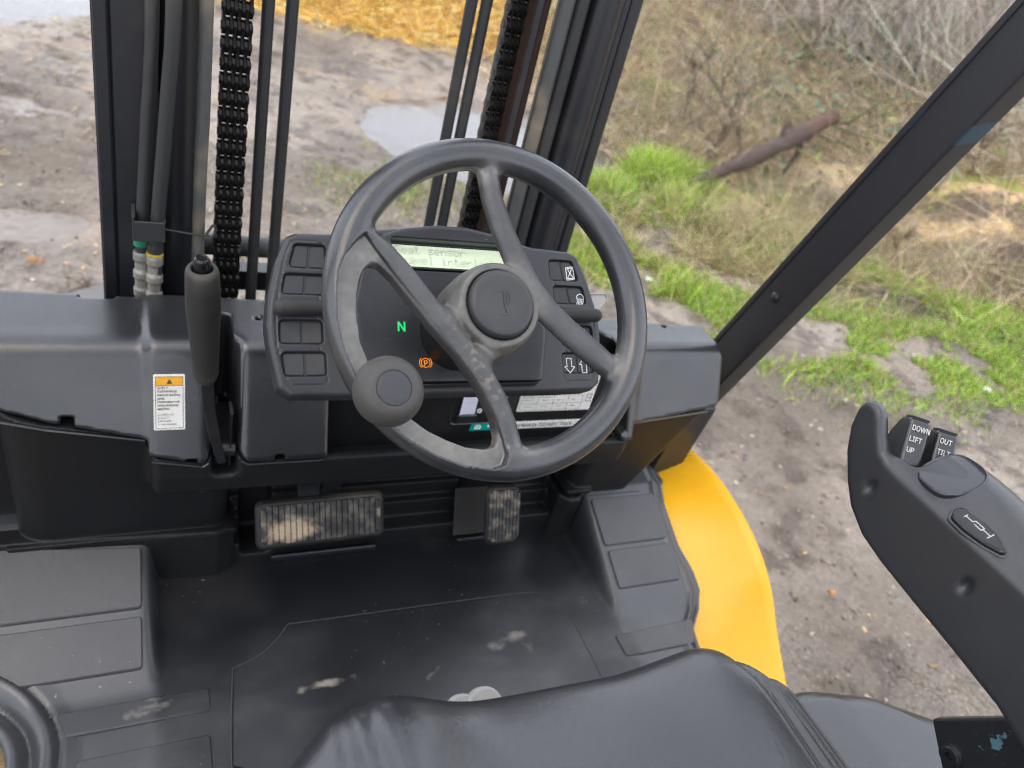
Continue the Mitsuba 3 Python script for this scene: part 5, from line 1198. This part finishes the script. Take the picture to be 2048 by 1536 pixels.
# stones, chips and straw scattered over the yard
def stones(n, region, s0, s1, cols, key, label, category):
    base = trimesh.creation.icosphere(subdivisions=0)
    x, y = rng.uniform(region[0], region[1], n), rng.uniform(region[2], region[3], n)
    k = (bank_s(x, y) < 0.2) & (height(x, y) > -0.03)
    x, y = x[k], y[k]; n = len(x)
    sc = s0 + (s1 - s0) * rng.uniform(0, 1, (n, 1, 1)) ** 3
    V = base.vertices[None] * (1 + 0.35 * rng.normal(size=(n, 12, 1))) * sc * rng.uniform([0.7, 0.7, 0.35], [1.3, 1.3, 0.8], (n, 3))[:, None]
    a = rng.uniform(0, 6.28, n); c, s = np.cos(a)[:, None], np.sin(a)[:, None]
    V = np.stack([V[..., 0] * c - V[..., 1] * s, V[..., 0] * s + V[..., 1] * c, V[..., 2]], -1)
    V += np.c_[x, y, height(x, y) + 0.25 * sc[:, 0, 0]][:, None]
    F = (base.faces[None] + (np.arange(n) * 12)[:, None, None]).reshape(-1, 3)
    stuff(key, [(V.reshape(-1, 3), F, np.repeat(tint(rng, n, cols), 12, 0))], 'stone', label, category)
stones(22000, (-1.6, 6.2, 0.6, 7.5), 0.0025, 0.011, [(0.26, 0.22, 0.18), (0.18, 0.145, 0.115), (0.36, 0.31, 0.25), (0.11, 0.085, 0.068), (0.20, 0.16, 0.13), (0.42, 0.29, 0.17)], 'gravel', 'small wet stones and crumbs of earth strewn over the muddy yard', 'gravel')
n = 9000
x, y = rng.uniform(-1.8, 4.2, n), rng.uniform(2.6, 10.5, n)
k = (rng.uniform(0, 1, n) < 0.15 + 0.85 * sm(0.45, 0.7, f2(x, y, 0.9, 3, 81))) & (bank_s(x, y) < 0.3)
x, y = x[k], y[k]; n = len(x)
stuff('straw_litter', [strands(rng, np.c_[x, y, height(x, y) + 0.012], unit(rng, n, 0.12), rng.uniform(0.03, 0.12, n), rng.uniform(0.003, 0.007, n), rng.normal(0, 0.2, n), 2, tint(rng, n, [(0.5, 0.38, 0.2), (0.6, 0.45, 0.22), (0.36, 0.26, 0.14), (0.2, 0.14, 0.09)]))],
      'strand', 'loose bits of straw and chaff trodden into the mud', 'straw')

# ------------------------------------------------------------------ log, shrubs, ivy, litter
def lump(p, r, n, seed, amp):
    m = tube(p, r, n)
    d = (nfbm(m.vertices * [9, 9, 9], 3, seed) - 0.5) * amp
    ctr = np.array(p)[np.argmin(((m.vertices[:, None] - np.array(p)[None]) ** 2).sum(-1), 1)]
    o = m.vertices - ctr
    m.vertices += o * d[:, None]
    return m
bsdf('bark', lambda p, n, uv: MIX((0.045, 0.034, 0.030), (0.13, 0.095, 0.078), FB(p.x * 12, p.y * 12, p.z * 30, 4)), 0.75, 0.35, lambda p, n, uv: FB(p.x * 40, p.y * 40, p.z * 90, 3), 0.02, 3e-3)
bsdf('rusty_bark', lambda p, n, uv: MIX((0.05, 0.030, 0.025), (0.16, 0.085, 0.055), FB(p.x * 10, p.y * 10, p.z * 20, 4)), 0.7, 0.4, lambda p, n, uv: FB(p.x * 40, p.y * 40, p.z * 60, 3), 0.015, 3e-3)
lg = smooth_curve([(4.18, 5.22, 0.06), (4.6, 5.30, 0.22), (5.2, 5.42, 0.47), (5.90, 5.62, 0.76)], 40)
lr = np.interp(np.linspace(0, 1, 40), [0, 0.3, 0.7, 1], [0.052, 0.068, 0.080, 0.072]) * (1 + 0.10 * np.sin(np.linspace(0, 19, 40)))
put('fallen_log__trunk', lump(lg[:31], lr[:31], 14, 91, 0.35), 'bark', smooth=50)
put('fallen_log__trunk', lump(lg[30:], lr[30:] * 1.01, 14, 92, 0.35), 'rusty_bark', 'reddish barkless upper end of the log', smooth=50)
stub = [smooth_curve([lg[24], lg[24] + [-0.02, 0.03, 0.10], lg[24] + [0.02, 0.05, 0.2]], 8), smooth_curve([lg[29], lg[29] + [0.02, -0.05, -0.14], lg[29] + [-0.06, -0.06, -0.35]], 8)]
put('fallen_log__branch_stub', cat(*[tube(s, np.linspace(0.035, 0.018, 8), 8) for s in stub]), 'bark', smooth=40)
tag('fallen_log', 'dark fallen log slanting up through the bramble from the bright grass tuft', 'log')

# bare shrubs on the bank
bsdf('twig_bark', lambda p, n, uv: MIX((0.07, 0.055, 0.04), (0.2, 0.16, 0.115), FB(p.x * 20, p.y * 20, p.z * 20, 3)), 0.75, 0.3)
bsdf('mossy_bark', lambda p, n, uv: MIX((0.06, 0.055, 0.035), (0.17, 0.17, 0.075), FB(p.x * 20, p.y * 20, p.z * 20, 3)), 0.75, 0.3)
def shrub(x, y, h, lean, seed, label, mat='twig_bark', r0=0.035, twigs=200, tone=((0.22, 0.17, 0.12), (0.33, 0.28, 0.21))):
    g = np.random.default_rng(seed)
    key = 'bare_shrub'
    i = 0
    while f'{key}__trunk' in scene:
        i += 1; key = f'bare_shrub_{i:03d}'
    o = np.array([x, y, float(height(np.array([x]), np.array([y]))[0]) - 0.03])
    ends, stems = [], []
    def grow(p, d, L, r, depth):
        n = 5
        pts = [p]
        for _ in range(n):
            d = d + g.normal(0, 0.16, 3); d /= np.linalg.norm(d)
            pts.append(pts[-1] + d * L / n)
        stems.append((np.array(pts), np.linspace(r, r * 0.6, n + 1), depth))
        ends.extend([(q, d) for q in pts[2:]])
        if depth < 3:
            for _ in range(g.integers(2, 4)):
                dd = d + g.normal(0, 0.55, 3) + [0, 0, 0.12]
                grow(pts[g.integers(2, n + 1)], dd / np.linalg.norm(dd), L * g.uniform(0.5, 0.8), r * 0.55, depth + 1)
    d0 = np.array([lean[0], lean[1], 1.0]); d0 /= np.linalg.norm(d0)
    grow(o, d0, h, r0, 0)
    put(f'{key}__trunk', tube(*stems[0][:2], 9), mat, smooth=50)
    for pts, r, dp in stems[1:]:
        if dp == 1: put(f'{key}__branch', tube(pts, r, 7), mat, smooth=50)
    fine = [tube(pts, r, 5, cap=False) for pts, r, dp in stems if dp > 1]
    if fine: put(f'{key}__twigs', cat(*fine), mat, smooth=50)
    labels[f'{key}__twigs'] = {'kind': 'stuff'}
    q = np.array([e[0] for e in ends]); dd = np.array([e[1] for e in ends])
    k = g.integers(0, len(q), twigs)
    m, c = join([strands(g, q[k], dd[k] + g.normal(0, 0.7, (twigs, 3)), g.uniform(0.12, 0.5, twigs) * h, g.uniform(0.005, 0.010, twigs), g.normal(0, 0.35, twigs), 4, tint(g, twigs, tone), grav=0.1, three=True)])
    kk = put(f'{key}__twigs', m, 'strand', smooth=False, color=c)
    labels[kk] = {'kind': 'stuff'}
    tag(key, label, 'shrub')
shrub(5.1, 6.65, 0.55, (0.05, 0.0), 1, 'small dark bare shrub farthest left on the bank, behind the bright grass')
shrub(5.35, 6.0, 0.6, (-0.25, 0.1), 2, 'dark forked bare shrub standing just behind the middle of the log')
shrub(5.75, 6.2, 0.9, (0.55, -0.1), 3, 'mossy bare shrub leaning right above the upper end of the log', 'mossy_bark', 0.03)
shrub(4.85, 5.95, 0.45, (0.3, 0.0), 4, 'low tangled bare shrub between the grass tuft and the log')
shrub(8.0, 8.6, 1.1, (0.3, 0.1), 5, 'tall pale bare shrub high on the bank', 'twig_bark', 0.04, 320, ((0.4, 0.36, 0.3), (0.5, 0.45, 0.36)))
shrub(9.2, 8.3, 1.2, (-0.2, 0.2), 6, 'pale bare shrub near the top of the sloping cab pillar', 'twig_bark', 0.04, 320, ((0.4, 0.36, 0.3), (0.5, 0.45, 0.36)))
shrub(6.55, 4.75, 0.5, (0.4, -0.1), 7, 'bare shrub right of the cab pillar above the cut bank', 'twig_bark', 0.022, 200, ((0.33, 0.28, 0.2), (0.42, 0.36, 0.26)))
shrub(7.6, 5.2, 0.7, (-0.5, -0.1), 8, 'arching pale bare shrub at the right edge of the picture', 'twig_bark', 0.025, 220, ((0.40, 0.35, 0.25), (0.46, 0.4, 0.3)))
shrub(5.6, 3.95, 0.35, (-0.4, 0.0), 9, 'thin dead shrub hanging over the ditch below the cab pillar', 'twig_bark', 0.014, 200, ((0.22, 0.18, 0.14), (0.34, 0.28, 0.2)))

# ivy and other evergreen leaves creeping through the bramble
def leaves(n, spots, spread, cols, size):
    sp = np.asarray(spots)[rng.integers(0, len(spots), n)]
    c = sp[:, :2] + rng.normal(0, 1, (n, 2)) * spread
    P = np.c_[c, height(c[:, 0], c[:, 1]) + rng.uniform(0.03, 0.5, n)]
    s = rng.uniform(0.6, 1.3, n)[:, None, None] * size
    base = np.array([(0, -0.9, 0), (0.6, -0.5, 0.12), (0.75, 0.1, 0.18), (0, 1.1, -0.1), (-0.75, 0.1, 0.18), (-0.6, -0.5, 0.12), (0, 0, 0)])
    Q = np.linalg.qr(rng.normal(size=(n, 3, 3)))[0]
    V = np.einsum('nij,kj->nki', Q, base) * s + P[:, None]
    F = np.array([(6, i, (i + 1) % 6) for i in range(6)])
    F = (F[None] + (np.arange(n) * 7)[:, None, None]).reshape(-1, 3)
    return V.reshape(-1, 3), F, np.repeat(tint(rng, n, cols), 7, 0)
IV = [(0.08, 0.13, 0.07), (0.13, 0.18, 0.10), (0.19, 0.24, 0.15), (0.07, 0.10, 0.06)]
stuff('ivy', [leaves(1000, [(9.3, 8.7), (10.2, 8.4), (8.5, 8.3), (9.8, 9.2)], 0.55, IV, 0.05), leaves(260, [(6.3, 6.9), (6.6, 7.1), (7.2, 7.8), (7.8, 7.0), (6.4, 7.6)], 0.45, IV, 0.035), leaves(120, [(5.6, 5.3), (5.2, 4.9), (7.2, 5.0), (6.6, 5.2)], 0.4, IV + [(0.25, 0.34, 0.08)], 0.03)],
      'blade', 'dark green ivy and evergreen leaves scattered through the bramble', 'ivy')
stuff('bank_grass', [grass_patch(2600, [(5.4, 7.8), (5.9, 8.2)], 0.35, 0.1, 0.25, GREEN, 0.010), grass_patch(2500, [(4.6, 6.9), (5.3, 7.0)], 0.4, 0.06, 0.2, MIXED, 0.009), grass_patch(2500, [(6.7, 7.9), (7.3, 8.2)], 0.5, 0.06, 0.2, MIXED, 0.010), grass_patch(1400, [(5.0, 5.0), (5.9, 4.9), (7.6, 4.6)], 0.35, 0.06, 0.16, GREEN, 0.007)],
      'blade', 'scattered green grass showing through the dead growth on the bank', 'grass')

def scrap(x, y, s, seed, key, mat, label, category, thick=0.004):
    g = np.random.default_rng(seed)
    a = np.sort(g.uniform(0, 2 * np.pi, 11))
    p = np.c_[np.cos(a) * s * g.uniform(0.6, 1.2, 11), np.sin(a) * s * g.uniform(0.5, 1.0, 11)]
    m = plate(p, 0, thick, thick * 0.3).subdivide().subdivide()
    m.vertices[:, 2] += (nfbm(m.vertices * [60 / s * 0.05] * 3 + seed, 2, seed) - 0.4) * s * 0.8
    m.apply_translation([x, y, float(height(np.array([x]), np.array([y]))[0]) + 0.02])
    k = put(key, m, mat, smooth=40)
    tag(k, label, category)
scrap(3.0, 3.62, 0.045, 1, 'paper_scrap', 'white_print', 'crumpled white scrap lying on the grass right of the steering wheel', 'scrap')
scrap(2.76, 3.44, 0.030, 2, 'paper_scrap', 'white_print', 'smaller white scrap nearer the steering wheel, beside the grass', 'scrap')
scrap(4.46, 2.24, 0.035, 3, 'paper_scrap', 'white_print', 'pale blue white scrap at the mud edge above the armrest levers', 'scrap')
bsdf('brick', (0.46, 0.25, 0.13), 0.8)
scrap(-0.42, 3.31, 0.017, 4, 'brick_piece', 'brick', 'orange brick piece in the mud left of the mast, nearer the picture edge', 'brick', 0.02)
scrap(-0.39, 3.31, 0.012, 5, 'brick_piece', 'brick', 'smaller orange brick piece left of the mast, beside a larger one', 'brick', 0.015)
scrap(2.12, 1.10, 0.020, 6, 'brick_piece', 'brick', 'orange brick piece in the mud between fender and armrest', 'brick', 0.014)
# the sheet standing in the document pocket
ps = np.linspace(0, 1, 8)
pv = np.array([(0.4695 + 0.027 * a, 0.9295 + 0.002 * math.sin(3 * a), z) for z in (1.014, 1.10) for a in ps])
i = np.arange(7)
pf = np.vstack([np.stack([i, i + 1, i + 9], 1), np.stack([i, i + 9, i + 8], 1)])
put('paper_sheet', trimesh.Trimesh(np.vstack([pv, pv + [0, 0.0006, 0]]), np.vstack([pf, pf[:, ::-1] + 16]), process=False), 'paper', smooth=True)
tag('paper_sheet', 'folded white paper standing in the document pocket below the console', 'paper')
